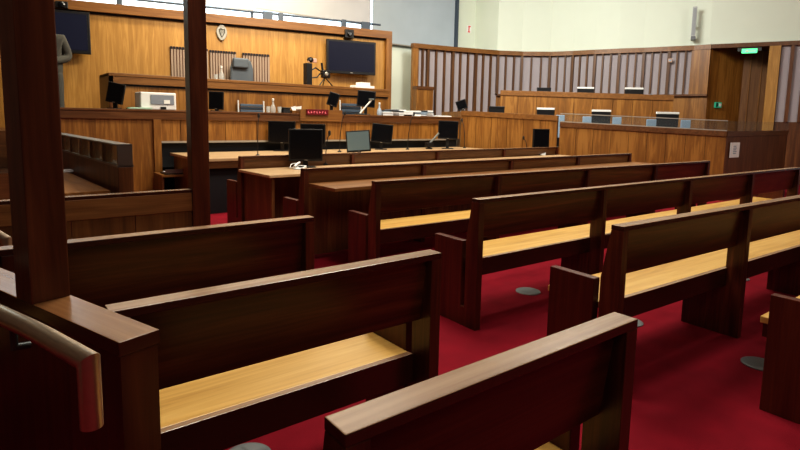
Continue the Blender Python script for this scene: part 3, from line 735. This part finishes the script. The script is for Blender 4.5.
# ---------------------------------------------------------------- chairs
def swivel(name, label, loc, rz, w, bh, seat_h, backmat, style, group):
    t = thing(name, label, 'chair', loc, rz, group)
    MB().box(-w/2, w/2, -.24, .24, seat_h-.07, seat_h).make('seat', backmat, t, bevel=.02)
    MB().lathe([(.03, .08), (.03, seat_h-.07)], n=12).make('gas_stem', black, t)
    b = MB()
    for k in range(5):
        a = 2*PI*k/5; b.tube([(0, 0, .09), (.27*math.cos(a), .27*math.sin(a), .06)], .02, 8)
        b.lathe([(.02, 0.0), (.028, .02), (.02, .045)], .27*math.cos(a), .27*math.sin(a), 8)
    b.make('star_base', black, t)
    z0 = seat_h+.08
    if style == 'slats':
        n = 10; 
        for k in range(n):
            zz = z0+(bh-.08)*k/n; s = MB(); s.box(-w/2+.03, w/2-.03, .22, .26, zz, zz+(bh-.08)/n-.006); s.make('back_pad', backmat if k % 2 else chairdark, t, bevel=.006)
        for x in (-w/2, w/2): MB().tube([(x, .24, seat_h-.03), (x, .26, z0+bh-.02)], .014, 8).make('back_post', white, t, smooth=True)
    elif style == 'exec':
        s = MB(); s.prism([(-w/2, z0), (w/2, z0), (w*.47, z0+bh*.8), (w*.36, z0+bh), (-w*.36, z0+bh), (-w*.47, z0+bh*.8)], 'Y', .20, .29); s.make('back', backmat, t, bevel=.035, seg=3)
        MB().box(-w*.42, w*.22, .11, .21, z0+bh*.80, z0+bh*1.02).make('headrest', backmat, t, bevel=.03, seg=3)
        for x in (-w/2-.03, w/2+.03): MB().tube([(x, .2, seat_h-.02), (x, .2, seat_h+.2), (x, -.12, seat_h+.2)], .02, 8).make('armrest', black, t)
    else:
        s = MB(); s.prism([(-w*.46, z0), (w*.46, z0), (w/2, z0+bh), (-w/2, z0+bh)], 'Y', .22, .26); s.make('back', black, t, bevel=.012)
        MB().box(-w/2, w/2, .215, .268, z0+bh-.01, z0+bh+.035).make('back_top', style, t, bevel=.006)  # where white, this strip is a painted reflection on the black back
        for x in (-w/2-.12, w/2+.12): MB().box(x-.10, x+.10, .16, .19, seat_h+.14, max(seat_h+.2, z0+bh-.12)).make('arm_panel', paleblue, t, bevel=.01)
        for x in (-w/2-.05, w/2+.05): MB().box(x-.02, x+.02, -.02, .19, seat_h-.05, seat_h+.14).make('arm_support', black, t)
    return t
# judge
q = ony(10.75, 243.5, 80)
zt = ony(10.95, 245, 60.3).z
swivel('executive_chair', 'high-backed grey-blue chair behind the judges bench', (q.x, 10.62, 1.10), jh+.15, .50, zt-1.10-.53, .45, chairgrey, 'exec', None)
# clerks
for (xa, xb, yt, lab) in ((239, 264.5, 99.5, 'slate-blue slatted clerk chair left of the water carafe on the clerks bench'), (341, 362, 99.5, 'slate-blue slatted clerk chair beside the black monitor with a pale arm')):
    Yc = 9.80
    a = ony(Yc, xa, 104).x; b = ony(Yc, xb, 104).x; zt = ony(Yc, (xa+xb)/2, yt).z
    swivel('clerk_chair', lab, ((a+b)/2, Yc-.22, .55), 0, b-a, zt-.55-.46-.08, .46, chairblue, 'slats', 'slatted clerk chairs')
# jury
def jchair(x0, x1, yt, f, zf, mat, lab):
    a = far(f, x0, yt); b = far(f, x1, yt); c = (a+b)/2
    w = (b-a).length; rz = math.atan2(rt.y, rt.x)
    bh = c.z-zf-.45-.08-.035
    nb = Vector((-math.sin(rz), math.cos(rz), 0))
    swivel('jury_chair', lab, (c.x-nb.x*.24, c.y-nb.y*.24, zf), rz, w, bh, .45, black, mat, 'jury chairs')
jchair(489, 504.5, 106.3, 12.55, .45, black, 'black jury chair top just left of the rear tier end, front row')
jchair(537, 554.5, 107.8, 12.2, .45, wsign, 'glint-topped black jury chair just left of the glass strip, front row')
jchair(592, 611, 109.8, 12.0, .45, wsign, 'glint-topped black jury chair behind the left half of the glass strip')
jchair(656.5, 679, 112, 11.1, .45, wsign, 'glint-topped black jury chair behind the right half of the glass strip')
jchair(537, 551, 87.6, 13.9, .95, black, 'all-black jury chair top behind the rear tier')
jchair(577.5, 594, 87.0, 13.6, .95, wsign, 'glint-topped jury chair behind the middle of the rear tier')
jchair(625, 643.5, 87.6, 13.2, .95, wsign, 'glint-topped jury chair behind the right end of the rear tier')

# ---------------------------------------------------------------- screens
camrz = math.atan2(rt.y, rt.x)
def monitor(pb, w, hh, lift, rz, label, tilt=0, scr=None, lean=0, name='monitor', group='desk monitors', arm=False):
    t = thing(name, label, 'monitor', pb, rz, group)
    MB().box(-w*.28, w*.28, -.09, .09, 0, .015).make('foot', black, t, bevel=.004)
    MB().box(-.03, .03, .02, .05, .015, lift+hh*.45).make('stand', alu if arm else black, t)
    c = MB().box(-w/2, w/2, -.02, .02, 0, hh).make('casing', black, t, bevel=.005, loc=(0, 0, lift), rot=(tilt, lean, 0))
    MB().box(-w/2+.018, w/2-.018, -.0235, -.019, .03, hh-.018).make('screen', scr or screen, c)
    MB().box(-.02, .02, -.0245, -.019, .010, .018).make('badge', alu, c)
    return t
def mon(xl, xr_, yt, yb, zdesk, ybase, label, rz=None, **k):
    """screen spans xl..xr_, yt..yb; its foot stands on a desk of height zdesk where the photo shows ybase"""
    b = onz(zdesk, (xl+xr_)/2, ybase) if zdesk < 1.2 else None
    if b is None: b = ony(k.pop('Y'), (xl+xr_)/2, ybase); b.z = zdesk
    f = (b-EYEV).dot(fw)
    w = (xr_-xl)*f/F; hh = (yb-yt)*f/F
    zl = far(f, (xl+xr_)/2, yb).z - zdesk
    return monitor(b, w, hh, max(zl, .03), camrz if rz is None else rz, label, **k)
mon(289, 322.5, 129.2, 161, .745, 167.5, 'large square black monitor on the oak desk with a white telephone at its foot', rz=-.35)
mon(268.5, 295.5, 121.2, 143.5, tz, 151, 'black monitor on the pale table, left of and behind the large square one')
mon(300.5, 325.5, 124, 146, tz, 151.5, 'black monitor on the pale table, half hidden behind the large square one')
mon(347, 371, 130.8, 152, tz, 153.6, 'monitor with a grey-green reflecting screen on the pale table', scr=screenG, lean=-.08)
mon(370.5, 391.5, 124, 143, tz, 149.5, 'tilted black monitor on the pale table, right of the grey-green screen', lean=.09)
mon(437.5, 457.3, 121, 139, tz, 148.8, 'black monitor on a slanting arm at the right end of the pale table', lean=.02)
mon(530.5, 549.7, 129, 149, .745, 155, 'black square monitor at the far right end of the dark desk, with a white telephone', rz=-.25)
# on clerks bench
mon(209, 223.5, 92.3, 110, RZ, 111, 'black monitor with a white top edge beside the slim tall post', Y=9.25, lean=.03)
mon(356.5, 374.5, 91, 107, RZ, 111, 'black monitor with a pale arm in front of it on the clerks bench', Y=9.3, lean=.08)
mon(326, 336.5, 92.5, 106, RZ, 110, 'narrow tilted black monitor turned aside, right of the red sign', Y=9.4, lean=.3)
mon(106, 122.5, 83, 103, RZ, 108, 'tilted black monitor at the left end of the clerks bench, left of the printer', Y=9.3, lean=.22)
mon(458, 468, 100, 109.5, 1.60, 111, 'small tilted black monitor on top of the witness box corner', Y=9.15, lean=-.35)
# pale arm before the clerk monitor
a = ony(9.2, 360, 110); b = ony(9.1, 371.5, 100)
t = thing('document_camera', 'pale slanting document camera arm in front of the clerks monitor', 'document camera', (a.x, 9.2, RZ))
MB().box(-.09, .09, -.06, .06, 0, .03).make('base', boxdark, t, bevel=.006)
MB().tube([(0, 0, .03), (b.x-a.x, b.y-9.2, b.z-RZ)], .018, 8).make('arm', white, t, smooth=True)
MB().box(b.x-a.x-.05, b.x-a.x+.05, b.y-9.2-.03, b.y-9.2+.03, b.z-RZ, b.z-RZ+.03).make('head', boxgrey, t, bevel=.005)
# slanting arm by the right monitor
a = onz(tz, 429, 149); b = far((a-EYEV).dot(fw), 439, 133)
t = thing('swivel_stand', 'grey and black slanting swivel arm on the pale table beside the right monitor', 'monitor arm', a)
MB().lathe([(.07, 0), (.07, .02), (.03, .03), (.03, .14)], n=14).make('base', black, t)
MB().tube([(0, 0, .10), ((b-a).x, (b-a).y, (b-a).z)], .02, 8).make('arm', boxgrey, t, smooth=True)
MB().box(-.08, .08, -.05, .05, .05, .13).make('joint', black, t, bevel=.01)
# telephones
def phone(x, y, zd, label, s=1.0):
    p = onz(zd, x, y)
    t = thing('telephone', label, 'telephone', p, camrz-.3, 'white desk telephones')
    MB().prism([(-.09*s, 0), (.09*s, 0), (.09*s, .06*s), (-.09*s, .015)], 'X', -.07*s, .07*s).make('base', white, t, bevel=.004)
    MB().tube([(-.05*s, -.08*s, .05*s), (-.05*s, 0, .085*s), (-.05*s, .08*s, .10*s)], .018*s, 8).make('handset', white, t, smooth=True)
    MB().box(-.01, .05*s, -.02, .05*s, .045*s, .056*s).make('keypad', boxdark, t)
    MB().tube([(-.06*s, -.09*s, .03), (-.13*s, -.08*s, .02), (-.15*s, 0, .06), (-.12*s, .08*s, .07)], .005, 6).make('cord', white, t)
phone(300, 169.5, .745, 'white telephone at the foot of the large square monitor', .8)
phone(541, 155.0, .745, 'white telephone at the foot of the far right square monitor', 1.25)

# microphones
def mic(xt, yt, xb, yb, zd, label):
    p = onz(zd, xb, yb); f = (p-EYEV).dot(fw); q = far(f, xt, yt)
    t = thing('gooseneck_microphone', label, 'microphone', p, 0, 'gooseneck microphones on the desks')
    d = q-p
    MB().lathe([(.035, 0), (.035, .012), (.012, .03)], n=14).make('base', black, t)
    MB().tube([(0, 0, .02), (d.x*.1, d.y*.1, d.z*.4), (d.x*.45, d.y*.45, d.z*.8), (d.x, d.y, d.z)], .0065, 8).make('neck', black, t, smooth=True)
    MB().lathe([(.008, -.04), (.018, -.02), (.018, .02), (.008, .035)], n=10).make('head', blackm, t, loc=d, smooth=True)
mic(258.7, 115.5, 257.8, 156, tz, 'gooseneck microphone at the left of the pale table, thin and tall')
mic(329.5, 133, 325.5, 165, .745, 'gooseneck microphone just right of the large square monitor')
mic(345, 113, 339.5, 152, tz, 'gooseneck microphone between the large square monitor and the grey-green screen')
mic(414, 114, 407.5, 149.5, tz, 'gooseneck microphone in the middle of the pale table, left of the slanting arm')
mic(462, 120, 464.5, 148, tz, 'gooseneck microphone at the witness box corner, right of the arm monitor')
mic(523.5, 137.8, 527, 154, .745, 'short gooseneck microphone left of the far right square monitor')

# ---------------------------------------------------------------- clutter on the clerks bench
a = ony(9.25, 139.5, 100).x; b = ony(9.25, 175, 100).x; zt = ony(9.25, 157, 92.6).z
pr = thing('printer', 'white and grey office printer at the left of the clerks bench', 'printer', ((a+b)/2, 9.3, RZ)); w = (b-a)/2; hh = zt-RZ
MB().box(-w, w, -.12, .28, 0, hh).make('body', white, pr, bevel=.015)
MB().box(-w*.45, w*.86, -.13, -.118, hh*.32, hh*.86).make('front_cover', printg, pr)
MB().box(w*.28, w*.62, -.135, -.129, hh*.36, hh*.58).make('tray_label', wsign, pr)
MB().box(w*.1, w*.4, -.135, -.118, .01, hh*.18).make('paper_slot', black, pr)
a = ony(9.1, 128, 108).x; b = ony(9.1, 151, 109).x
t = thing('paper_sheets', 'pale green sheets of paper in front of the printer', 'papers', ((a+b)/2, 9.1, RZ)); s = MB()
for k in range(5): o = random.uniform(-.02, .02); s.box(-(b-a)/2+o, (b-a)/2+o, -.1+o, .1+o, k*.006, k*.006+.005)
s.make('sheets', papergreen, t)
def carafe(xc, Y, zd, s, label, body=None):
    p = ony(Y, xc, 100); t = thing('water_carafe', label, 'carafe', (p.x, Y, zd), 0, 'water carafes')
    MB().lathe([(.05*s, 0), (.06*s, .04*s), (.055*s, .12*s), (.022*s, .19*s), (.022*s, .25*s), (.03*s, .26*s)], n=18).make('bottle', body or glassy, t, smooth=True)
    MB().lathe([(.022*s, .255*s), (.026*s, .30*s), (.01*s, .31*s)], n=12).make('stopper', white, t, smooth=True)
def tumbler(xc, Y, zd, s, label, g):
    p = ony(Y, xc, 100); t = thing('drinking_glass', label, 'glass', (p.x, Y, zd), 0, g)
    MB().lathe([(.028*s, 0), (.036*s, .10*s), (.031*s, .10*s), (.024*s, .008)], n=16).make('tumbler', glassy, t, smooth=True)
glassy = glass_mat('pale_glassware', (.70, .72, .70), .62, .1)
carafe(273, 9.15, RZ, .82, 'glass water carafe with white stopper on the clerks bench')
tumbler(268, 9.15, RZ, 1.1, 'drinking glass just left of the carafe on the clerks bench', 'drinking glasses')
tumbler(279.5, 9.15, RZ, 1.1, 'drinking glass just right of the carafe on the clerks bench', 'drinking glasses')
carafe(222, 10.1, JZ, .85, 'glass water carafe on the judges bench left of the high-backed chair')
tumbler(216.5, 10.1, JZ, 1.0, 'drinking glass on the judges bench beside its carafe', 'drinking glasses')
carafe(379.5, 9.15, RZ, .85, 'clear plastic water bottle between the clerk monitor and the paper piles', plain('bottle_blue', (.35, .42, .50), .3))
a = ony(9.15, 285.5, 108); t = thing('card_reader', 'small black box with a grey lid right of the carafe', 'box', (a.x, 9.15, RZ), .1)
MB().box(-.07, .07, -.05, .06, 0, .085).make('body', blackm, t, bevel=.008); MB().box(-.09, .09, -.06, .07, .085, .10).make('lid', boxdark, t, bevel=.004)
a = ony(9.15, 296, 108); t = thing('tissue_box', 'crumpled white tissues in a low box left of the red sign', 'tissues', (a.x, 9.15, RZ))
MB().box(-.10, .10, -.05, .05, 0, .05).make('box', panX, t, bevel=.004)
s = MB(); 
for k in range(7): 
    x = random.uniform(-.07, .07); s.loft([(x-.03, -.03, .05), (x+.03, -.02, .05), (x+.02, .03, .05)], [(x-.05+random.uniform(-.02, .02), -.02, .11), (x+.03, -.03, .12+random.uniform(0, .02)), (x+.01, .04, .10)])
s.make('tissues', paper, t)
# paper piles, each one thing
px_ = [(387, .16, .10, 'leaning grey and white file pile right of the water bottle'), (393.5, .14, .13, 'tall pile of white files, second right of the water bottle'), (400, .15, .13, 'pile of mixed papers with a black binder on top, third of the piles'),
       (407.5, .16, .10, 'low pile of bundled papers in the middle of the piles'), (415, .16, .10, 'low pile of blue and white files, third from the right of the piles'), (422, .15, .10, 'grey and white bundle, second from the right of the piles'), (429, .13, .12, 'rounded white bundle ending the row of paper piles at the right')]
pm = [paper, wsign, printg, paper, paleblue, blackm, paper]
for i, (x, w, hh, lab) in enumerate(px_):
    p = ony(9.15, x, 110); t = thing('paper_pile', lab, 'papers', (p.x, 9.2, RZ), random.uniform(-.3, .3), 'piles of papers and files on the clerks bench')
    z = 0; k = 0; 
    sets = {}
    while z < hh:
        th__ = random.choice((.012, .02, .03)); o = random.uniform(-.03, .03); mm = random.choice(pm)
        sets.setdefault(mm.name, (mm, MB()))[1].box(-w/2-.03+o, w/2+.03+o, -.12+o, .12+o, z, z+th__-.002); z += th__
    for nm, (mm, mb) in sets.items(): mb.make('papers' if mm in (paper, wsign) else 'folder', mm, t)
p = onz(RZ+.0, 443, 115.5); p = ony(9.1, 443, 113)
t = thing('flat_folder', 'flat white folder on the clerks bench beside the witness box', 'folder', (p.x, 9.15, RZ)); MB().box(-.22, .2, -.12, .12, 0, .02).make('cover', wsign, t, bevel=.003); MB().box(-.2, .18, -.1, .1, .02, .026).make('sheet', paper, t)
# papers on judges bench, right
a = ony(10.05, 353, 82).x; b = ony(10.05, 372, 83).x
t = thing('paper_stack', 'stepped stack of white papers under the right television', 'papers', ((a+b)/2, 10.05, JZ)); w = (b-a)/2
MB().box(-w, w, -.1, .12, 0, .06).make('lower_sheets', paper, t, bevel=.003); MB().box(-w*.45, w*.6, -.08, .1, .06, .13).make('upper_sheets', wsign, t, bevel=.003)
# recording equipment: black upright box with looping arms
def bp2(x, y, d=0): q = ony(10.15, x, y); return (q.x, q.z)
x0, z0 = bp2(305, 79); x1, z1 = bp2(310.5, 63.5)
t = thing('recording_unit', 'black upright recording unit with a round pod on the judges bench', 'recorder', ((x0+x1)/2, 10.15, JZ)); w = (x1-x0)/2
MB().box(-w, w, -.08, .08, 0, z1-JZ).make('body', black, t, bevel=.01)
MB().lathe([(.03, z1-JZ+.02), (.07, z1-JZ+.06), (.06, z1-JZ+.11), (.02, z1-JZ+.13)], .06, 0, 12).make('pod', black, t, smooth=True)
MB().box(.0, .2, -.03, .0, z1-JZ+.02, z1-JZ+.11).make('pale_disc', plain('salmon_disc', (.55, .32, .25), .5), t, bevel=.03)
x2, z2 = bp2(325, 71)
t = thing('tripod_camera', 'black looping camera arm and tripod left of the right television', 'camera', (x2, 10.15, JZ))
h2 = z2-JZ
L_ = x2-x1
MB().tube([(-L_, 0, h2*.95), (-L_*.7, -.03, h2*1.15), (-L_*.4, 0, h2*1.0), (0, 0, h2*.9)], .014, 8).make('upper_arm', black, t, smooth=True)
MB().tube([(-L_, 0, h2*.5), (-L_*.6, -.03, h2*.55), (-L_*.3, 0, h2*.85), (0, 0, h2*.75)], .014, 8).make('lower_arm', black, t, smooth=True)
MB().box(-.08, .1, -.06, .06, h2*.55, h2*1.05).make('camera_head', black, t, bevel=.02)
MB().tube([(-.06, 0, h2*1.05), (-.08, 0, h2*1.5)], .022, 8).make('antenna', black, t)
MB().tube([(0, 0, h2*.6), (-.16, -.05, .01)], .012, 6).make('leg', black, t); MB().tube([(0, 0, h2*.6), (.16, -.05, .01)], .012, 6).make('leg', black, t); MB().tube([(0, 0, h2*.6), (.0, .1, .01)], .012, 6).make('leg', black, t)
MB().lathe([(.03, -.02), (.045, .0), (.03, .02)], n=12).make('lens', alu, t, loc=(0, -.07, h2*.8), rot=(PI/2, 0, 0))

# ---------------------------------------------------------------- floor boxes
fb = None
for (x, y, lab) in ((528, 291.5, 'round grey floor box in the aisle, left of the middle right bench supports'), (628, 322, 'round grey floor box just past the end of the nearest bench top'), (760.5, 364.5, 'round grey floor box at the right, beside the bench end panel'),
                    (247, 458, 'round grey floor box at the bottom edge of the picture, left of the nearest bench'), (737, 278, 'round grey floor box seen under the seats of the second bench at the right')):
    p = onz(0, x, y)
    if fb is None:
        fb = thing('floor_box', lab, 'floor box', (p.x, p.y, 0), .3, 'round floor boxes in the carpet')
        MB().lathe([(.100, 0), (.100, .005), (.093, .008), (.082, .008)], n=36).make('rim', boxgrey, fb, smooth=True)
        l = MB().lathe([(.082, .002), (.082, .0065), (.078, .007)], n=36).make('lid', boxdark, fb)
        s = MB(); s.box(-.05, .05, -.008, .008, .0068, .0085); s.box(-.07, .07, -.03, -.026, .0068, .008); s.box(-.07, .07, .026, .03, .0068, .008); s.make('lid_handle', boxgrey, l)
    else: dup(fb, (p.x, p.y, 0), random.uniform(0, 2), lab)

# ---------------------------------------------------------------- standing man (left, half behind the post)
def skinmesh(name, verts, edges, rad, mat, parent, sub=2, root=0):
    me = bpy.data.meshes.new(name); me.from_pydata(verts, edges, []); me.materials.append(mat)
    o = bpy.data.objects.new(name, me); C.objects.link(o); o.parent = parent
    md = o.modifiers.new('skin', 'SKIN'); md.use_smooth_shade = True
    bm = bmesh.new(); bm.from_mesh(me); lay = bm.verts.layers.skin.verify()
    bm.verts.ensure_lookup_table()
    for i, v in enumerate(bm.verts): r = rad[i]; v[lay].radius = r if isinstance(r, tuple) else (r, r); v[lay].use_root = (i == root)
    bm.to_mesh(me); bm.free()
    md2 = o.modifiers.new('sub', 'SUBSURF'); md2.levels = sub; md2.render_levels = sub
    dg = bpy.context.evaluated_depsgraph_get(); ev = bpy.data.meshes.new_from_object(o.evaluated_get(dg))
    nm = o.name; bpy.data.objects.remove(o)
    ev.name = name
    o = bpy.data.objects.new(name, ev); C.objects.link(o); o.parent = parent
    if not ev.materials: ev.materials.append(mat)
    for p in ev.polygons: p.use_smooth = True
    return o
mp_ = far(8.4, 50.5, 100); face = math.atan2(-mp_.y, -mp_.x)+PI/2
man = thing('person', 'standing man in a grey suit jacket, half hidden behind the near timber post', 'person', (mp_.x, mp_.y, 1.10), face-.1)
# local: facing -y, x to his left (viewer right)
V_ = []; E_ = []; R_ = []
def av(p, r, link=None):
    V_.append(p); R_.append(r)
    if link is not None: E_.append((link, len(V_)-1))
    return len(V_)-1
pel = av((0, 0, .95), (.15, .11)); sp1 = av((0, .0, 1.12), (.14, .10), pel); sp2 = av((0, .0, 1.32), (.165, .11), sp1); nk = av((-.02, .01, 1.50), .06, sp2); hd_ = av((-.06, -.01, 1.60), .075, nk); ht = av((-.06, -.005, 1.71), .085, hd_); av((-.06, 0, 1.78), .06, ht)
hands = []
for s_ in (-1, 1):
    sh = av((s_*.19, .0, 1.42), .062, sp2); el = av((s_*.265, .03, 1.13), .048, sh); wr = av((s_*.06, -.20, 1.04), .030, el)
    hn = av((s_*.0+.0, -.235, 1.02+.03*s_), (.035, .022), wr); hands.append(Vector(V_[hn]))
    hp = av((s_*.095, 0, .88), .09, pel); kn = av((s_*.105, -.01, .50), .062, hp); an = av((s_*.11, .02, .09), .042, kn); av((s_*.125, -.14, .035), .038, an)
skinmesh('body', V_, E_, R_, skin, man)
def sub(vs, es, rs, name, mat): return skinmesh(name, vs, es, rs, mat, man)
jv = [(0, 0, .72), (0, 0, 1.08), (0, 0, 1.30), (0, .01, 1.46)]; jr = [(.225, .18), (.20, .155), (.205, .14), (.075, .08)]; je = [(0, 1), (1, 2), (2, 3)]
for s_ in (-1, 1):
    b_ = len(jv); jv += [(s_*.195, .0, 1.41), (s_*.27, .03, 1.13), (s_*.07, -.19, 1.045)]; jr += [.088, .076, .055]; je += [(2, b_), (b_, b_+1), (b_+1, b_+2)]
sub(jv, je, jr, 'jacket', suit)
tv = [(0, 0, .98)]; tr = [(.16, .12)]; te = []
for s_ in (-1, 1):
    b_ = len(tv); tv += [(s_*.10, 0, .84), (s_*.108, -.01, .50), (s_*.112, .015, .06)]; tr += [.105, .082, .075]; te += [(0, b_), (b_, b_+1), (b_+1, b_+2)]
sub(tv, te, tr, 'trousers', suit)
for s_ in (-1, 1):
    MB().loft([(s_*.12-.05, .07, 0), (s_*.12+.05, .07, 0), (s_*.13+.045, -.2, 0), (s_*.13-.045, -.2, 0)], [(s_*.12-.04, .06, .09), (s_*.12+.04, .06, .09), (s_*.13+.035, -.19, .045), (s_*.13-.035, -.19, .045)]).make('shoe', black, man, bevel=.015)
MB().loft([(-.05, -.10, 1.28), (.05, -.10, 1.28), (.05, -.02, 1.28), (-.05, -.02, 1.28)], [(-.06, -.075, 1.50), (.06, -.075, 1.50), (.06, .05, 1.50), (-.06, .05, 1.50)]).make('shirt', shirtm, man, bevel=.01)
h = MB().lathe([(.05, 1.64), (.098, 1.68), (.104, 1.74), (.085, 1.80), (.03, 1.835)], 0, .02, 18).make('hair', hairm, man, smooth=True, loc=(-.06, 0, 0))
s = MB(); s.loft([(-.014, -.085, 1.655), (.014, -.085, 1.655), (.0, -.12, 1.66)], [(-.006, -.085, 1.71), (.006, -.085, 1.71), (0, -.092, 1.705)]); s.make('nose', skin, man, bevel=.004, loc=(-.06, 0, 0))
for s_ in (-1, 1):
    MB().lathe([(.004, -.008), (.011, 0), (.004, .008)], n=10).make('eye', black, man, loc=(s_*.032-.06, -.088, 1.705), rot=(PI/2, 0, 0))
    MB().box(-.008, .008, -.02, .02, -.03, .03).make('ear', skin, man, bevel=.007, loc=(s_*.094-.06, .01, 1.69))
MB().box(-.025, .025, -.004, .004, -.004, .004).make('mouth', plain('lips', (.35, .12, .10), .6), man, loc=(-.06, -.087, 1.625))
fv = []; fe = []; frr = []
for s_, hc in zip((-1, 1), hands):
    for k in range(4):
        b_ = len(fv); o = Vector((0, 0, .028-.018*k)); d = Vector((-s_, -.15, -.1))
        fv += [tuple(hc+o), tuple(hc+o+d*.045), tuple(hc+o+d*(.07-.006*abs(k-1))+Vector((0, .02, 0)))]; frr += [.010, .009, .0075]; fe += [(b_, b_+1), (b_+1, b_+2)]
        fx = sub(fv[b_:], [(0, 1), (1, 2)], frr[b_:], 'finger', skin)
    sub([tuple(hc+Vector((s_*.02, 0, .01))), tuple(hc+Vector((0, -.02, .04))), tuple(hc+Vector((-s_*.02, -.02, .06)))], [(0, 1), (1, 2)], [.011, .010, .008], 'thumb', skin)

# ---------------------------------------------------------------- light
def area(name, loc, target, size, power, col=(1, .95, .86), sy=None, spread=None):
    l = bpy.data.lights.new(name, 'AREA'); l.energy = power; l.size = size; l.color = col
    if sy: l.shape = 'RECTANGLE'; l.size_y = sy
    if spread: l.spread = spread
    o = bpy.data.objects.new(name, l); C.objects.link(o); o.location = loc
    o.rotation_euler = (Vector(target)-Vector(loc)).to_track_quat('-Z', 'Y').to_euler(); return o
area('ceiling_light_benches', (3.6, 3.6, 5.4), (3.3, 2.6, 0), 1.6, 150, (1, .93, .82))
area('ceiling_light_right', (7.5, 4.5, 5.4), (7.5, 4.2, 0), 2.0, 130, (1, .93, .82))
area('ceiling_light_front', (4.5, 7.2, 5.4), (4.6, 9.6, 1.2), 2.5, 360, (1, .90, .74), sy=1)
area('ceiling_light_jury', (9.0, 7.0, 5.4), (12.8, 8.0, 2.6), 2.5, 400, (1, .98, .92), sy=2)
area('wall_washer', (4.2, 10.0, 5.3), (4.2, 11.3, 3.0), 5, 170, (1, .88, .66), sy=.4)
area('ceiling_light_near', (1.4, 2.9, 5.4), (1.3, 2.0, 0), .9, 85, (1, .93, .82))
area('fill_light_right_rear', (9.5, -1, 5.2), (12, 4, 1), 2.0, 170, (1, .94, .84))  # added fill to brighten the jury side panel, not a fitting of the room
area('fill_light_rear', (.5, -1.6, 5.2), (3, 3, .8), 2.5, 75, (1, .94, .86))  # added soft fill high behind the camera, not a fitting of the room
w = bpy.data.worlds.new('world'); bpy.context.scene.world = w; w.use_nodes = True
w.node_tree.nodes['Background'].inputs[0].default_value = (.9, .95, 1, 1); w.node_tree.nodes['Background'].inputs[1].default_value = .3
sc = bpy.context.scene
sc.view_settings.view_transform = 'Standard'; sc.view_settings.look = 'Medium High Contrast'; sc.view_settings.exposure = .0
